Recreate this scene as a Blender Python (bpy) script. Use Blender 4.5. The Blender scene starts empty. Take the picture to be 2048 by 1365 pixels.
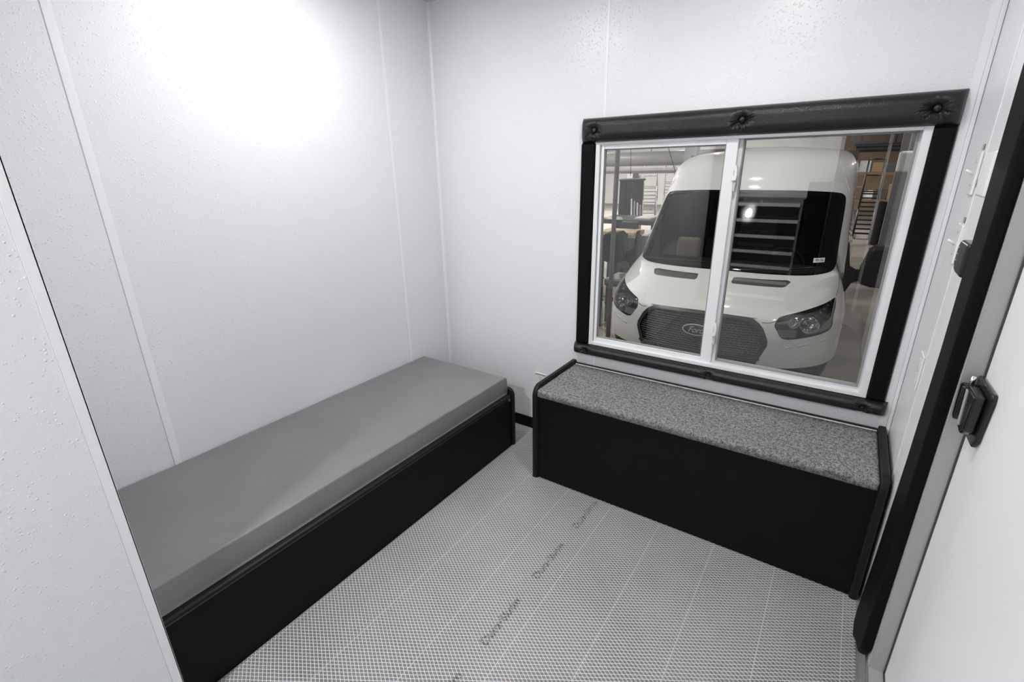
import bpy, bmesh, math, random
import numpy as np
from mathutils import Vector, Matrix
from mathutils.geometry import delaunay_2d_cdt

SC = bpy.context.scene
COL = SC.collection
random.seed(7)
rng = np.random.default_rng(7)

# ------------------------------------------------------------------ camera
YAW, PITCH, ROLL = 0.605, -0.3416, -0.0182
CAM = np.array([1.9178, -2.0909, 1.4125]); FPX = 963.7083
_F = np.array([-math.sin(YAW)*math.cos(PITCH), math.cos(YAW)*math.cos(PITCH), math.sin(PITCH)])
_R0 = np.array([math.cos(YAW), math.sin(YAW), 0.0]); _U0 = np.cross(_R0, _F)
_R = _R0*math.cos(ROLL)+_U0*math.sin(ROLL); _U = -_R0*math.sin(ROLL)+_U0*math.cos(ROLL)
cd = bpy.data.cameras.new('camera'); cam = bpy.data.objects.new('camera', cd); COL.objects.link(cam)
m = Matrix.Identity(4)
for i in range(3):
    m[i][0] = _R[i]; m[i][1] = _U[i]; m[i][2] = -_F[i]; m[i][3] = CAM[i]
cam.matrix_world = m
cd.sensor_width = 36; cd.sensor_fit = 'HORIZONTAL'; cd.lens = FPX/2048*36; cd.clip_start = 0.02; cd.clip_end = 100
SC.camera = cam

def at(u, v, Y):
    """the point of the place seen at photo pixel u, v in the plane y = Y"""
    d = _F+_R*(u-1024)/FPX+_U*(682.5-v)/FPX
    t = (Y-CAM[1])/d[1]
    return CAM+t*d

# ------------------------------------------------------------------ world, exposure
w = bpy.data.worlds.new('world'); SC.world = w; w.use_nodes = True
w.node_tree.nodes['Background'].inputs[0].default_value = (0.75, 0.8, 0.9, 1)
w.node_tree.nodes['Background'].inputs[1].default_value = 0.02
SC.view_settings.view_transform = 'Standard'; SC.view_settings.look = 'None'
SC.view_settings.exposure = 0.74; SC.view_settings.gamma = 1.0
SC.view_settings.use_curve_mapping = False
try:
    SC.cycles.max_bounces = 10; SC.cycles.diffuse_bounces = 5; SC.cycles.transparent_max_bounces = 12
except Exception: pass

POWER_A, POWER_B, FILL_POWER_C = 4.9, 3.7, 17.0          # two ceiling lamps of the room and a fill added behind the viewer
LAMP_A, LAMP_B, FILL_C = (0.52, -0.93), (1.55, -0.80), (0.98, -2.85)
HIGHBAY = 46.0                         # the workshop lamps

def lamp_light(name, loc, radius, power, color, parent=None, spread=math.pi):
    ld = bpy.data.lights.new(name, 'AREA'); ld.shape = 'DISK'; ld.size = radius*2; ld.energy = power; ld.color = color
    ld.spread = spread
    lo = bpy.data.objects.new(name, ld); COL.objects.link(lo); lo.location = loc
    if parent: lo.parent = parent
    return lo

# ------------------------------------------------------------------ materials
MATS = {}
def P(name, col, rough=0.5, metal=0.0, spec=0.5, coat=0.0, emit=None, estr=0.0):
    if name in MATS: return MATS[name]
    mt = bpy.data.materials.new(name); mt.use_nodes = True
    b = mt.node_tree.nodes['Principled BSDF']
    b.inputs['Base Color'].default_value = (*col, 1); b.inputs['Roughness'].default_value = rough
    b.inputs['Metallic'].default_value = metal; b.inputs['Specular IOR Level'].default_value = spec
    b.inputs['Coat Weight'].default_value = coat; b.inputs['Coat Roughness'].default_value = 0.05
    if emit: b.inputs['Emission Color'].default_value = (*emit, 1); b.inputs['Emission Strength'].default_value = estr
    MATS[name] = mt
    return mt
def N(mt, kind, **kw):
    n = mt.node_tree.nodes.new(kind)
    for k, v in kw.items(): setattr(n, k, v)
    return n
def L(mt, a, b): mt.node_tree.links.new(a, b)
def bsdf(mt): return mt.node_tree.nodes['Principled BSDF']
def MTH(mt, op, a, b=None, c=None, clamp=False):
    n = N(mt, 'ShaderNodeMath', operation=op); n.use_clamp = clamp
    for i, x in enumerate((a, b, c)):
        if x is None: continue
        if isinstance(x, (int, float)): n.inputs[i].default_value = x
        else: L(mt, x, n.inputs[i])
    return n.outputs[0]
def noise_mat(name, c1, c2, scale, rough=0.6, bump=0.0, bscale=None, detail=3, dist=0.002, spec=0.5, metal=0.0, coat=0.0, lo=0.35, hi=0.65):
    mt = P(name, c1, rough, metal, spec, coat)
    tc = N(mt, 'ShaderNodeTexCoord'); nz = N(mt, 'ShaderNodeTexNoise'); nz.inputs['Scale'].default_value = scale; nz.inputs['Detail'].default_value = detail
    L(mt, tc.outputs['Object'], nz.inputs['Vector'])
    cr = N(mt, 'ShaderNodeValToRGB'); cr.color_ramp.elements[0].position = lo; cr.color_ramp.elements[1].position = hi
    cr.color_ramp.elements[0].color = (*c1, 1); cr.color_ramp.elements[1].color = (*c2, 1)
    L(mt, nz.outputs[0], cr.inputs[0]); L(mt, cr.outputs[0], bsdf(mt).inputs['Base Color'])
    if bump:
        nb = N(mt, 'ShaderNodeTexNoise'); nb.inputs['Scale'].default_value = bscale or scale; nb.inputs['Detail'].default_value = 4
        L(mt, tc.outputs['Object'], nb.inputs['Vector'])
        bp = N(mt, 'ShaderNodeBump'); bp.inputs['Strength'].default_value = bump; bp.inputs['Distance'].default_value = dist
        L(mt, nb.outputs[0], bp.inputs['Height']); L(mt, bp.outputs[0], bsdf(mt).inputs['Normal'])
    return mt

def frp():
    mt = P('pebbled_white_wall_panel', (0.835, 0.848, 0.868), 0.32, spec=0.45)
    tc = N(mt, 'ShaderNodeTexCoord')
    vo = N(mt, 'ShaderNodeTexVoronoi'); vo.inputs['Scale'].default_value = 120; vo.inputs['Randomness'].default_value = 1
    L(mt, tc.outputs['Object'], vo.inputs['Vector'])
    # rounded pebbles, some cells left flat
    bumpn = N(mt, 'ShaderNodeMapRange', interpolation_type='SMOOTHSTEP'); bumpn.inputs[1].default_value = 0.38; bumpn.inputs[2].default_value = 0.05
    L(mt, vo.outputs['Distance'], bumpn.inputs[0])
    sep = N(mt, 'ShaderNodeSeparateColor'); L(mt, vo.outputs['Color'], sep.inputs[0])
    on = MTH(mt, 'GREATER_THAN', sep.outputs[0], 0.3)
    h = MTH(mt, 'MULTIPLY', bumpn.outputs[0], on)
    nz = N(mt, 'ShaderNodeTexNoise'); nz.inputs['Scale'].default_value = 300; L(mt, tc.outputs['Object'], nz.inputs['Vector'])
    h2 = MTH(mt, 'MULTIPLY_ADD', nz.outputs[0], 0.25, h)
    bp = N(mt, 'ShaderNodeBump'); bp.inputs['Strength'].default_value = 1.0; bp.inputs['Distance'].default_value = 0.0010
    L(mt, h2, bp.inputs['Height']); L(mt, bp.outputs[0], bsdf(mt).inputs['Normal'])
    return mt
M_wall = frp()
M_trimw = P('white_plastic_cover_strip', (0.90, 0.91, 0.925), 0.3)
M_line = P('dark_joint_line', (0.12, 0.12, 0.12), 0.7)
M_softline = P('grey_joint_line', (0.60, 0.60, 0.60), 0.7)
M_black = noise_mat('black_laminate_board', (0.0045, 0.0045, 0.0052), (0.006, 0.006, 0.007), 300, 0.55, 0.15, 500, spec=0.15)
M_edge = P('black_rubber_edging', (0.010, 0.0095, 0.009), 0.45, spec=0.25)
def leather():
    mt = P('black_vinyl_leather', (0.0135, 0.0125, 0.012), 0.33, spec=0.45)
    tc = N(mt, 'ShaderNodeTexCoord')
    vo = N(mt, 'ShaderNodeTexVoronoi'); vo.inputs['Scale'].default_value = 260; vo.feature = 'DISTANCE_TO_EDGE'
    nz = N(mt, 'ShaderNodeTexNoise'); nz.inputs['Scale'].default_value = 22; nz.inputs['Detail'].default_value = 3
    L(mt, tc.outputs['Object'], vo.inputs['Vector']); L(mt, tc.outputs['Object'], nz.inputs['Vector'])
    h = MTH(mt, 'MULTIPLY_ADD', nz.outputs[0], 1.2, vo.outputs['Distance'])
    bp = N(mt, 'ShaderNodeBump'); bp.inputs['Strength'].default_value = 0.35; bp.inputs['Distance'].default_value = 0.0025
    L(mt, h, bp.inputs['Height']); L(mt, bp.outputs[0], bsdf(mt).inputs['Normal'])
    return mt
M_leather = leather()
M_vinylpad = noise_mat('matte_black_vinyl', (0.004, 0.004, 0.0045), (0.006, 0.006, 0.0065), 90, 0.6, 0.2, 60, spec=0.1)
M_matt = noise_mat('grey_mattress_vinyl', (0.208, 0.209, 0.213), (0.225, 0.226, 0.230), 6, 0.42, 0.25, 9, dist=0.004, spec=0.4)
M_frame = P('white_vinyl_window_frame', (0.86, 0.87, 0.885), 0.28)
M_alu = noise_mat('brushed_aluminium', (0.50, 0.50, 0.50), (0.62, 0.62, 0.62), 30, 0.38, metal=0.9)
M_jamb = P('grey_satin_door_jamb', (0.46, 0.46, 0.47), 0.4, metal=0.35)
M_gasket = P('dark_rubber_gasket', (0.05, 0.05, 0.05), 0.6)
M_door = P('smooth_white_door_skin', (0.88, 0.89, 0.90), 0.45)
M_plate = P('white_switch_plastic', (0.82, 0.825, 0.83), 0.3)
M_tag = P('grey_label_tape', (0.42, 0.42, 0.43), 0.5)
M_screw = P('bright_screw_metal', (0.75, 0.75, 0.75), 0.2, metal=1.0)
M_blackgloss = P('black_glossy_plastic', (0.012, 0.012, 0.012), 0.22)
M_ceil = noise_mat('white_ceiling_board', (0.72, 0.73, 0.74), (0.76, 0.77, 0.78), 5, 0.6)
M_lampface = P('lit_lamp_face', (1, 1, 1), 0.5, emit=(1.0, 0.98, 0.95), estr=12)
M_highbayface = P('lit_high_bay_face', (1, 1, 1), 0.5, emit=(1.0, 0.97, 0.92), estr=60)

def carpet():
    mt = P('grey_speckled_carpet', (0.3, 0.3, 0.3), 0.95, spec=0.1)
    tc = N(mt, 'ShaderNodeTexCoord')
    n1 = N(mt, 'ShaderNodeTexNoise'); n1.inputs['Scale'].default_value = 330; n1.inputs['Detail'].default_value = 2
    n2 = N(mt, 'ShaderNodeTexNoise'); n2.inputs['Scale'].default_value = 90; n2.inputs['Detail'].default_value = 3
    for n_ in (n1, n2): L(mt, tc.outputs['Object'], n_.inputs['Vector'])
    s = MTH(mt, 'MULTIPLY_ADD', n2.outputs[0], 0.45, MTH(mt, 'MULTIPLY', n1.outputs[0], 0.75))
    cr = N(mt, 'ShaderNodeValToRGB'); e = cr.color_ramp.elements
    e[0].position = 0.47; e[0].color = (0.075, 0.075, 0.075, 1); e[1].position = 0.74; e[1].color = (0.40, 0.40, 0.41, 1)
    L(mt, s, cr.inputs[0]); L(mt, cr.outputs[0], bsdf(mt).inputs['Base Color'])
    bp = N(mt, 'ShaderNodeBump'); bp.inputs['Strength'].default_value = 0.8; bp.inputs['Distance'].default_value = 0.003
    L(mt, s, bp.inputs['Height']); L(mt, bp.outputs[0], bsdf(mt).inputs['Normal'])
    return mt
M_carpet = carpet()

def film(name, c_cell, c_thread):
    """woven clear sheeting: diamonds 21 by 13 mm and a thicker thread every 215 mm"""
    mt = P(name, c_cell, 0.38, spec=0.5)
    tc = N(mt, 'ShaderNodeTexCoord'); sx = N(mt, 'ShaderNodeSeparateXYZ'); L(mt, tc.outputs['Object'], sx.inputs[0])
    nw = N(mt, 'ShaderNodeTexNoise'); nw.inputs['Scale'].default_value = 7; nw.inputs['Detail'].default_value = 1
    L(mt, tc.outputs['Object'], nw.inputs['Vector'])
    wob = MTH(mt, 'MULTIPLY', MTH(mt, 'SUBTRACT', nw.outputs[0], 0.5), 0.35)
    X = MTH(mt, 'DIVIDE', sx.outputs[0], 0.0212); Y = MTH(mt, 'DIVIDE', sx.outputs[1], 0.0130)
    def thread(s, half):
        s = MTH(mt, 'ADD', s, wob)
        f = MTH(mt, 'ABSOLUTE', MTH(mt, 'SUBTRACT', MTH(mt, 'FRACT', s), 0.5))    # 0.5 on the thread
        mr = N(mt, 'ShaderNodeMapRange'); mr.inputs[1].default_value = 0.5-half*1.5; mr.inputs[2].default_value = 0.5-half*0.6
        L(mt, f, mr.inputs[0]); return mr.outputs[0]
    t1 = thread(MTH(mt, 'ADD', X, Y), 0.075); t2 = thread(MTH(mt, 'SUBTRACT', X, Y), 0.075)
    t = MTH(mt, 'MAXIMUM', t1, t2)
    # long straight threads
    q = MTH(mt, 'FRACT', MTH(mt, 'DIVIDE', MTH(mt, 'SUBTRACT', sx.outputs[0], 0.625-0.2145/2), 0.2145))
    f = MTH(mt, 'ABSOLUTE', MTH(mt, 'SUBTRACT', q, 0.5))
    lt = MTH(mt, 'LESS_THAN', f, 0.0035)
    t = MTH(mt, 'MAXIMUM', t, MTH(mt, 'MULTIPLY', lt, 0.75))
    n1 = N(mt, 'ShaderNodeTexNoise'); n1.inputs['Scale'].default_value = 170; n1.inputs['Detail'].default_value = 3
    n2 = N(mt, 'ShaderNodeTexNoise'); n2.inputs['Scale'].default_value = 3.0; n2.inputs['Detail'].default_value = 3
    for n_ in (n1, n2): L(mt, tc.outputs['Object'], n_.inputs['Vector'])
    br = MTH(mt, 'MULTIPLY_ADD', n1.outputs[0], 0.55, MTH(mt, 'MULTIPLY_ADD', n2.outputs[0], 0.7, 0.38))
    cb = N(mt, 'ShaderNodeMix', data_type='RGBA', blend_type='MULTIPLY'); cb.inputs[0].default_value = 1
    cb.inputs[6].default_value = (*c_cell, 1)
    L(mt, br, cb.inputs[7])
    mx = N(mt, 'ShaderNodeMix', data_type='RGBA'); L(mt, MTH(mt, 'MULTIPLY', t, 0.85), mx.inputs[0])
    L(mt, cb.outputs[2], mx.inputs[6]); mx.inputs[7].default_value = (*c_thread, 1)
    L(mt, mx.outputs[2], bsdf(mt).inputs['Base Color'])
    bp = N(mt, 'ShaderNodeBump'); bp.inputs['Strength'].default_value = 0.3; bp.inputs['Distance'].default_value = 0.001
    nb = N(mt, 'ShaderNodeTexNoise'); nb.inputs['Scale'].default_value = 28; nb.inputs['Detail'].default_value = 4; L(mt, tc.outputs['Object'], nb.inputs['Vector'])
    L(mt, MTH(mt, 'MULTIPLY_ADD', nb.outputs[0], 2.0, t), bp.inputs['Height']); L(mt, bp.outputs[0], bsdf(mt).inputs['Normal'])
    return mt
M_film = film('woven_clear_floor_sheeting', (0.205, 0.205, 0.212), (0.84, 0.84, 0.86))
M_filmink = film('grey_ink_on_sheeting', (0.12, 0.12, 0.125), (0.60, 0.60, 0.62))

def glass(name, tint=(1, 1, 1), strength=1.0, rough=0.0):
    mt = bpy.data.materials.new(name); mt.use_nodes = True; nt = mt.node_tree; nt.nodes.clear()
    out = nt.nodes.new('ShaderNodeOutputMaterial'); mx = nt.nodes.new('ShaderNodeMixShader')
    tr = nt.nodes.new('ShaderNodeBsdfTransparent'); tr.inputs[0].default_value = (*tint, 1)
    gl = nt.nodes.new('ShaderNodeBsdfGlossy'); gl.inputs['Roughness'].default_value = rough
    ge = nt.nodes.new('ShaderNodeNewGeometry')
    dp = nt.nodes.new('ShaderNodeVectorMath'); dp.operation = 'DOT_PRODUCT'
    L(mt, ge.outputs['Normal'], dp.inputs[0]); L(mt, ge.outputs['Incoming'], dp.inputs[1])
    c = MTH(mt, 'ABSOLUTE', dp.outputs['Value'])
    k = MTH(mt, 'POWER', MTH(mt, 'SUBTRACT', 1.0, c, clamp=True), 5.0)
    fr = MTH(mt, 'MULTIPLY', MTH(mt, 'MULTIPLY_ADD', k, 0.96, 0.04), strength, clamp=True)
    L(mt, fr, mx.inputs[0]); L(mt, tr.outputs[0], mx.inputs[1]); L(mt, gl.outputs[0], mx.inputs[2]); L(mt, mx.outputs[0], out.inputs[0])
    return mt
M_glass = glass('clear_window_glass', (0.985, 0.99, 0.985), 2.0)
M_wind = glass('tinted_windscreen_glass', (0.52, 0.54, 0.54), 1.3)
M_lens = glass('clear_headlamp_lens', (0.9, 0.9, 0.9), 1.4)

# ------------------------------------------------------------------ helpers
def tag(o, label=None, cat=None, group=None, kind=None):
    if label: o['label'] = label
    if cat: o['category'] = cat
    if group: o['group'] = group
    if kind: o['kind'] = kind
    return o
def mk(name, bm, mat, parent=None, smooth=False, bevel=0.0, seg=2, loc=None):
    bmesh.ops.recalc_face_normals(bm, faces=bm.faces[:]) if bevel or not smooth else None
    me = bpy.data.meshes.new(name); bm.to_mesh(me); bm.free()
    mats = mat if isinstance(mat, (list, tuple)) else [mat]
    for x in mats: me.materials.append(x)
    if smooth:
        for p in me.polygons: p.use_smooth = True
    o = bpy.data.objects.new(name, me); COL.objects.link(o)
    if parent is not None: o.parent = parent; o.matrix_parent_inverse = Matrix.Translation(-parent.location)
    if bevel:
        bv = o.modifiers.new('bevel', 'BEVEL'); bv.width = bevel; bv.segments = seg; bv.limit_method = 'ANGLE'; bv.angle_limit = math.radians(40)
        for p in me.polygons: p.use_smooth = True
        wn = o.modifiers.new('wn', 'WEIGHTED_NORMAL'); wn.keep_sharp = True
    return o
def empty(name, loc, label, cat, group=None):
    o = bpy.data.objects.new(name, None); COL.objects.link(o); o.location = loc; o.empty_display_size = 0.1
    return tag(o, label, cat, group)
def box(bm, x0, x1, y0, y1, z0, z1):
    vs = [bm.verts.new(p) for p in ((x0,y0,z0),(x1,y0,z0),(x1,y1,z0),(x0,y1,z0),(x0,y0,z1),(x1,y0,z1),(x1,y1,z1),(x0,y1,z1))]
    for f in ((3,2,1,0),(4,5,6,7),(0,1,5,4),(1,2,6,5),(2,3,7,6),(3,0,4,7)): bm.faces.new([vs[i] for i in f])
    return vs
def B(name, dims, mat, parent=None, bevel=0.0, seg=2):
    bm = bmesh.new(); box(bm, *dims); return mk(name, bm, mat, parent, bevel=bevel, seg=seg)
def tube(bm, pts, r, n=8, cap=True):
    pts = [Vector(p) for p in pts]; rings = []
    rr = r if isinstance(r, (list, tuple)) else [r]*len(pts)
    for i, p in enumerate(pts):
        d = (pts[min(i+1, len(pts)-1)]-pts[max(i-1, 0)]).normalized()
        a = d.orthogonal().normalized() if abs(d.z) < 0.9 else Vector((1, 0, 0))
        a = (a-d*a.dot(d)).normalized()
        if abs(d.z) < 0.9:
            a = (Vector((0, 0, 1))-d*d.z).normalized()
        b = d.cross(a)
        rings.append([bm.verts.new(p+(a*math.cos(2*math.pi*k/n)+b*math.sin(2*math.pi*k/n))*rr[i]) for k in range(n)])
    for r0, r1 in zip(rings, rings[1:]):
        for k in range(n): bm.faces.new((r0[k], r0[(k+1) % n], r1[(k+1) % n], r1[k]))
    if cap: bm.faces.new(rings[0][::-1]); bm.faces.new(rings[-1])
def T(name, pts, r, mat, parent=None, n=8):
    bm = bmesh.new(); tube(bm, pts, r, n); return mk(name, bm, mat, parent, smooth=True)
def prism(bm, poly, axis, a0, a1):
    """polygon extruded along axis; poly in the two other axes in x,y,z order"""
    def pt(p, a):
        q = list(p); q.insert(axis, a); return q
    v0 = [bm.verts.new(pt(p, a0)) for p in poly]; v1 = [bm.verts.new(pt(p, a1)) for p in poly]
    bm.faces.new(v0[::-1]); bm.faces.new(v1)
    n = len(poly)
    for i in range(n): bm.faces.new((v0[i], v0[(i+1) % n], v1[(i+1) % n], v1[i]))
def arc(cx, cy, r, a0, a1, n=8):
    return [(cx+r*math.cos(math.radians(a0+(a1-a0)*i/n)), cy+r*math.sin(math.radians(a0+(a1-a0)*i/n))) for i in range(n+1)]
def sphere(bm, c, r, sx=1, sy=1, sz=1, u=16, v=10):
    mt = Matrix.Translation(c) @ Matrix.Diagonal((r*sx, r*sy, r*sz, 1))
    bmesh.ops.create_uvsphere(bm, u_segments=u, v_segments=v, radius=1, matrix=mt)
def struct(o): o['kind'] = 'structure'; return o

# ------------------------------------------------------------------ room shell
W = 2.175; H = 2.2; GZ = -0.873          # right wall, ceiling height, workshop floor level
WX0, WX1, WZ0, WZ1 = 0.94, 2.082, 0.585, 1.52     # window frame
struct(B('floor', (-0.02, W, -3.7, 0.0, -0.05, 0.0), P('grey_subfloor', (0.25, 0.25, 0.25), 0.7)))
struct(B('ceiling', (-0.05, W+0.06, -3.7, 0.06, H, H+0.05), M_ceil))
struct(B('wall_left', (-0.06, 0.0, -3.7, 0.06, -0.05, H), M_wall))
bm = bmesh.new()
box(bm, 0, WX0, 0, 0.05, -0.05, H); box(bm, WX1, W+0.06, 0, 0.05, -0.05, H)
box(bm, WX0, WX1, 0, 0.05, WZ1, H); box(bm, WX0, WX1, 0, 0.05, -0.05, WZ0)
struct(mk('wall_front', bm, M_wall))
DY0, DY1, DZ0, DZ1 = -0.76, -1.62, 0.10, 2.02     # door opening
bm = bmesh.new()
box(bm, W, W+0.06, DY0, 0, -0.05, H); box(bm, W, W+0.06, -2.6, DY1, -0.05, H)
box(bm, W, W+0.06, DY1, DY0, DZ1, H); box(bm, W, W+0.06, DY1, DY0, -0.05, DZ0)
struct(mk('wall_right', bm, M_wall))
struct(B('wall_inner', (0.0, 0.66, -3.7, -1.85, 0.0, H), M_wall))
bm = bmesh.new()
box(bm, 0.66, 1.72, -3.7, -3.64, 0, H); box(bm, 1.72, W, -3.7, -3.64, 2.0, H); box(bm, 2.085, 2.11, -3.7, -3.64, 0, 2.0)
struct(mk('wall_back', bm, M_wall))

# cover strips and corner trims
k = 1
def trim(dims, mat=M_trimw, bevel=0.0015):
    global k
    o = struct(B('trim_%d' % k, dims, mat, bevel=bevel)); k += 1; return o
for yc, wd in ((-1.527, 0.024), (-0.325, 0.016)):
    trim((0.0, 0.0022, yc-wd/2, yc+wd/2, 0.07, H))
trim((0.968, 0.979, -0.0018, 0.0, 0.07, H))
# inside corner coves
def cove(x, sx, y, sy, r):
    global k
    bm = bmesh.new()
    poly = [(x, y), (x+sx*r, y), (x+sx*r, y+sy*0.002)]
    for a in range(1, 6):
        t = math.radians(90*a/6)
        poly.append((x+sx*(r-(r-0.002)*math.sin(t)), y+sy*(r-(r-0.002)*math.cos(t))))
    poly += [(x+sx*0.002, y+sy*r), (x, y+sy*r)]
    prism(bm, poly, 2, 0.0, H)
    o = struct(mk('trim_%d' % k, bm, M_trimw)); k += 1
cove(0, 1, 0, -1, 0.012)
trim((W-0.034, W-0.012, -0.004, 0.0, 0.0, H))
trim((W-0.012, W, -0.012, 0.0, 0.0, H))
trim((W-0.0012, W, -0.0135, -0.012, 0.0, H), M_line, 0)
trim((W-0.002, W, -0.327, -0.315, 0.0, H))
# end strip of the inner wall
bm = bmesh.new(); box(bm, 0.66, 0.6625, -1.868, -1.848, 0, H); box(bm, 0.64, 0.6625, -1.85, -1.8475, 0, H)
struct(mk('trim_%d' % k, bm, M_trimw)); k += 1
trim((0.66, 0.6606, -1.8692, -1.868, 0, H), M_softline, 0)
trim((0.0, 0.0008, -1.5405, -1.539, 0.07, H), M_softline, 0)
struct(B('baseboard_front', (0.012, W-0.035, -0.008, 0.0, 0.0, 0.068), M_black, bevel=0.002))
struct(B('baseboard_left', (0.0, 0.008, -1.848, -0.012, 0.0, 0.068), M_black, bevel=0.002))

# ------------------------------------------------------------------ ceiling lamps
def ceiling_lamp(xy, power, label):
    t = empty('ceiling_light', (xy[0], xy[1], H), label, 'ceiling light', 'round ceiling lights')
    bm = bmesh.new(); bmesh.ops.create_cone(bm, segments=40, radius1=0.10, radius2=0.09, depth=0.016, cap_ends=True, matrix=Matrix.Translation((xy[0], xy[1], H-0.008)))
    mk('housing', bm, M_trimw, t)
    bm = bmesh.new(); bmesh.ops.create_cone(bm, segments=40, radius1=0.078, radius2=0.078, depth=0.002, cap_ends=True, matrix=Matrix.Translation((xy[0], xy[1], H-0.0172)))
    mk('diffuser', bm, M_lampface, t)
    lo = lamp_light('lamp_light', (0, 0, -0.02), 0.075, power, (1.0, 0.985, 0.975), t)
ceiling_lamp(LAMP_A, POWER_A, 'round ceiling light above the grey mattress')
ceiling_lamp(LAMP_B, POWER_B, 'round ceiling light near the white door')
ceiling_lamp(FILL_C, FILL_POWER_C, 'round fill light added at the back of the room behind the viewer')  # unseen lamp added to fill the room more evenly

# ------------------------------------------------------------------ shelf and dark stand-ins at the back of the room (seen only mirrored in the window)
cu_ = empty('cubby_shelf', (1.21, -3.5, 0), 'dark shelf unit with white shelf edges at the back of the room', 'shelf')
M_cub = P('mid_grey_shelf_board', (0.26, 0.255, 0.25), 0.6)
B('back_board', (0.90, 1.52, -3.635, -3.60, 0.004, 1.10), M_cub, cu_)
for x in (0.90, 1.50): B('side_board', (x, x+0.02, -3.60, -3.32, 0.004, 1.10), M_cub, cu_)
for z in (0.12, 0.28, 0.43, 0.58, 0.735, 0.89, 1.045):
    sh_ = B('shelf', (0.92, 1.50, -3.60, -3.33, z-0.012, z+0.010), M_cub, cu_)
    B('shelf_edge', (0.92, 1.50, -3.33, -3.315, z-0.016, z+0.014), M_trimw, sh_)
tc_ = empty('dark_gap_panel', (0.78, -3.5, 0), 'tall narrow black panel standing in for a dark gap at the back of the room', 'dark stand-in')
B('body', (0.68, 0.88, -3.63, -3.32, 0.004, 1.95), M_black, tc_, bevel=0.003); B('handle', (0.85, 0.86, -3.335, -3.31, 0.95, 1.15), M_alu, tc_)  # added black panel, gives the dark gap mirrored in the glass
lc_ = empty('dark_figure_block', (1.63, -3.5, 0), 'black block standing in for the dark figure mirrored in the window', 'dark stand-in')
B('body', (1.54, 1.71, -3.63, -3.32, 0.004, 1.25), M_black, lc_, bevel=0.003); B('door_gap', (1.624, 1.627, -3.3205, -3.319, 0.02, 1.23), M_edge, lc_)  # added black block in place of the person mirrored in the glass

# ------------------------------------------------------------------ floor sheeting
def smooth_noise(x, y, sc, seed):
    r = np.random.default_rng(seed); g = r.random((64, 64))
    xi = (x*sc) % 63; yi = (y*sc) % 63; i = xi.astype(int); j = yi.astype(int); fx = xi-i; fy = yi-j
    fx = fx*fx*(3-2*fx); fy = fy*fy*(3-2*fy)
    return (g[i, j]*(1-fx)*(1-fy)+g[i+1, j]*fx*(1-fy)+g[i, j+1]*(1-fx)*fy+g[i+1, j+1]*fx*fy)-0.5
sheet = empty('floor_sheeting', (1.3, -1.2, 0.0), 'clear woven reinforced plastic sheeting laid over the floor between the benches', 'plastic sheeting')
nx, ny = 150, 260
X, Yy = np.meshgrid(np.linspace(0.615, 2.163, nx), np.linspace(-3.6, -0.012, ny), indexing='ij')
edge = np.exp(-((Yy+0.47)/0.06)**2)*(X > 0.86) + 0.25*np.exp(-((X-0.66)/0.03)**2)
Z = 0.0022+0.0012*smooth_noise(X+3, Yy+9, 5, 1)+edge*(0.004*np.abs(smooth_noise(X+5, Yy+8, 22, 2))+0.003*np.abs(smooth_noise(X+5, Yy+8, 50, 3)))
Z += 0.006*np.clip(smooth_noise(X*3.0+Yy*2.0+20, X*1.0-Yy*1.5+20, 7, 5)-0.28, 0, 1)
bm = bmesh.new()
g = [[bm.verts.new((X[i, j], Yy[i, j], Z[i, j])) for j in range(ny)] for i in range(nx)]
for i in range(nx-1):
    for j in range(ny-1): bm.faces.new((g[i][j], g[i+1][j], g[i+1][j+1], g[i][j+1]))
mk('woven_sheet', bm, M_film, sheet, smooth=True)
B('woven_sheet_flap', (0.009, 0.6145, -0.192, -0.009, 0.0004, 0.0022), M_film, sheet)
def text_mesh(name, body, size, mat, parent, M, extrude=0.0003, shear=0.0, align='LEFT', spacing=1.0):
    cu = bpy.data.curves.new(name, 'FONT'); cu.body = body; cu.size = size; cu.extrude = extrude; cu.shear = shear; cu.align_x = align; cu.align_y = 'CENTER'; cu.space_character = spacing
    to = bpy.data.objects.new('tmp_text', cu); COL.objects.link(to)
    bpy.context.view_layer.update()
    me = bpy.data.meshes.new_from_object(to.evaluated_get(bpy.context.evaluated_depsgraph_get()))
    COL.objects.unlink(to); bpy.data.objects.remove(to)
    me.transform(M); me.materials.clear(); me.materials.append(mat)
    o = bpy.data.objects.new(name, me); COL.objects.link(o)
    if parent is not None: o.parent = parent; o.matrix_parent_inverse = Matrix.Translation(-parent.location)
    return o
for q in range(-3, 1):
    y0 = -0.612+0.3135*q
    Mt = Matrix.Translation((1.195, y0, 0.0042)) @ Matrix.Rotation(math.pi/2, 4, 'Z') @ Matrix.Diagonal((1.05, 1, 1, 1))
    to = text_mesh('printed_lettering', 'Dura\u2022Skrim', 0.041, M_filmink, sheet, Mt)
    to['label'] = 'faded dark grey printed word'

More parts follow.
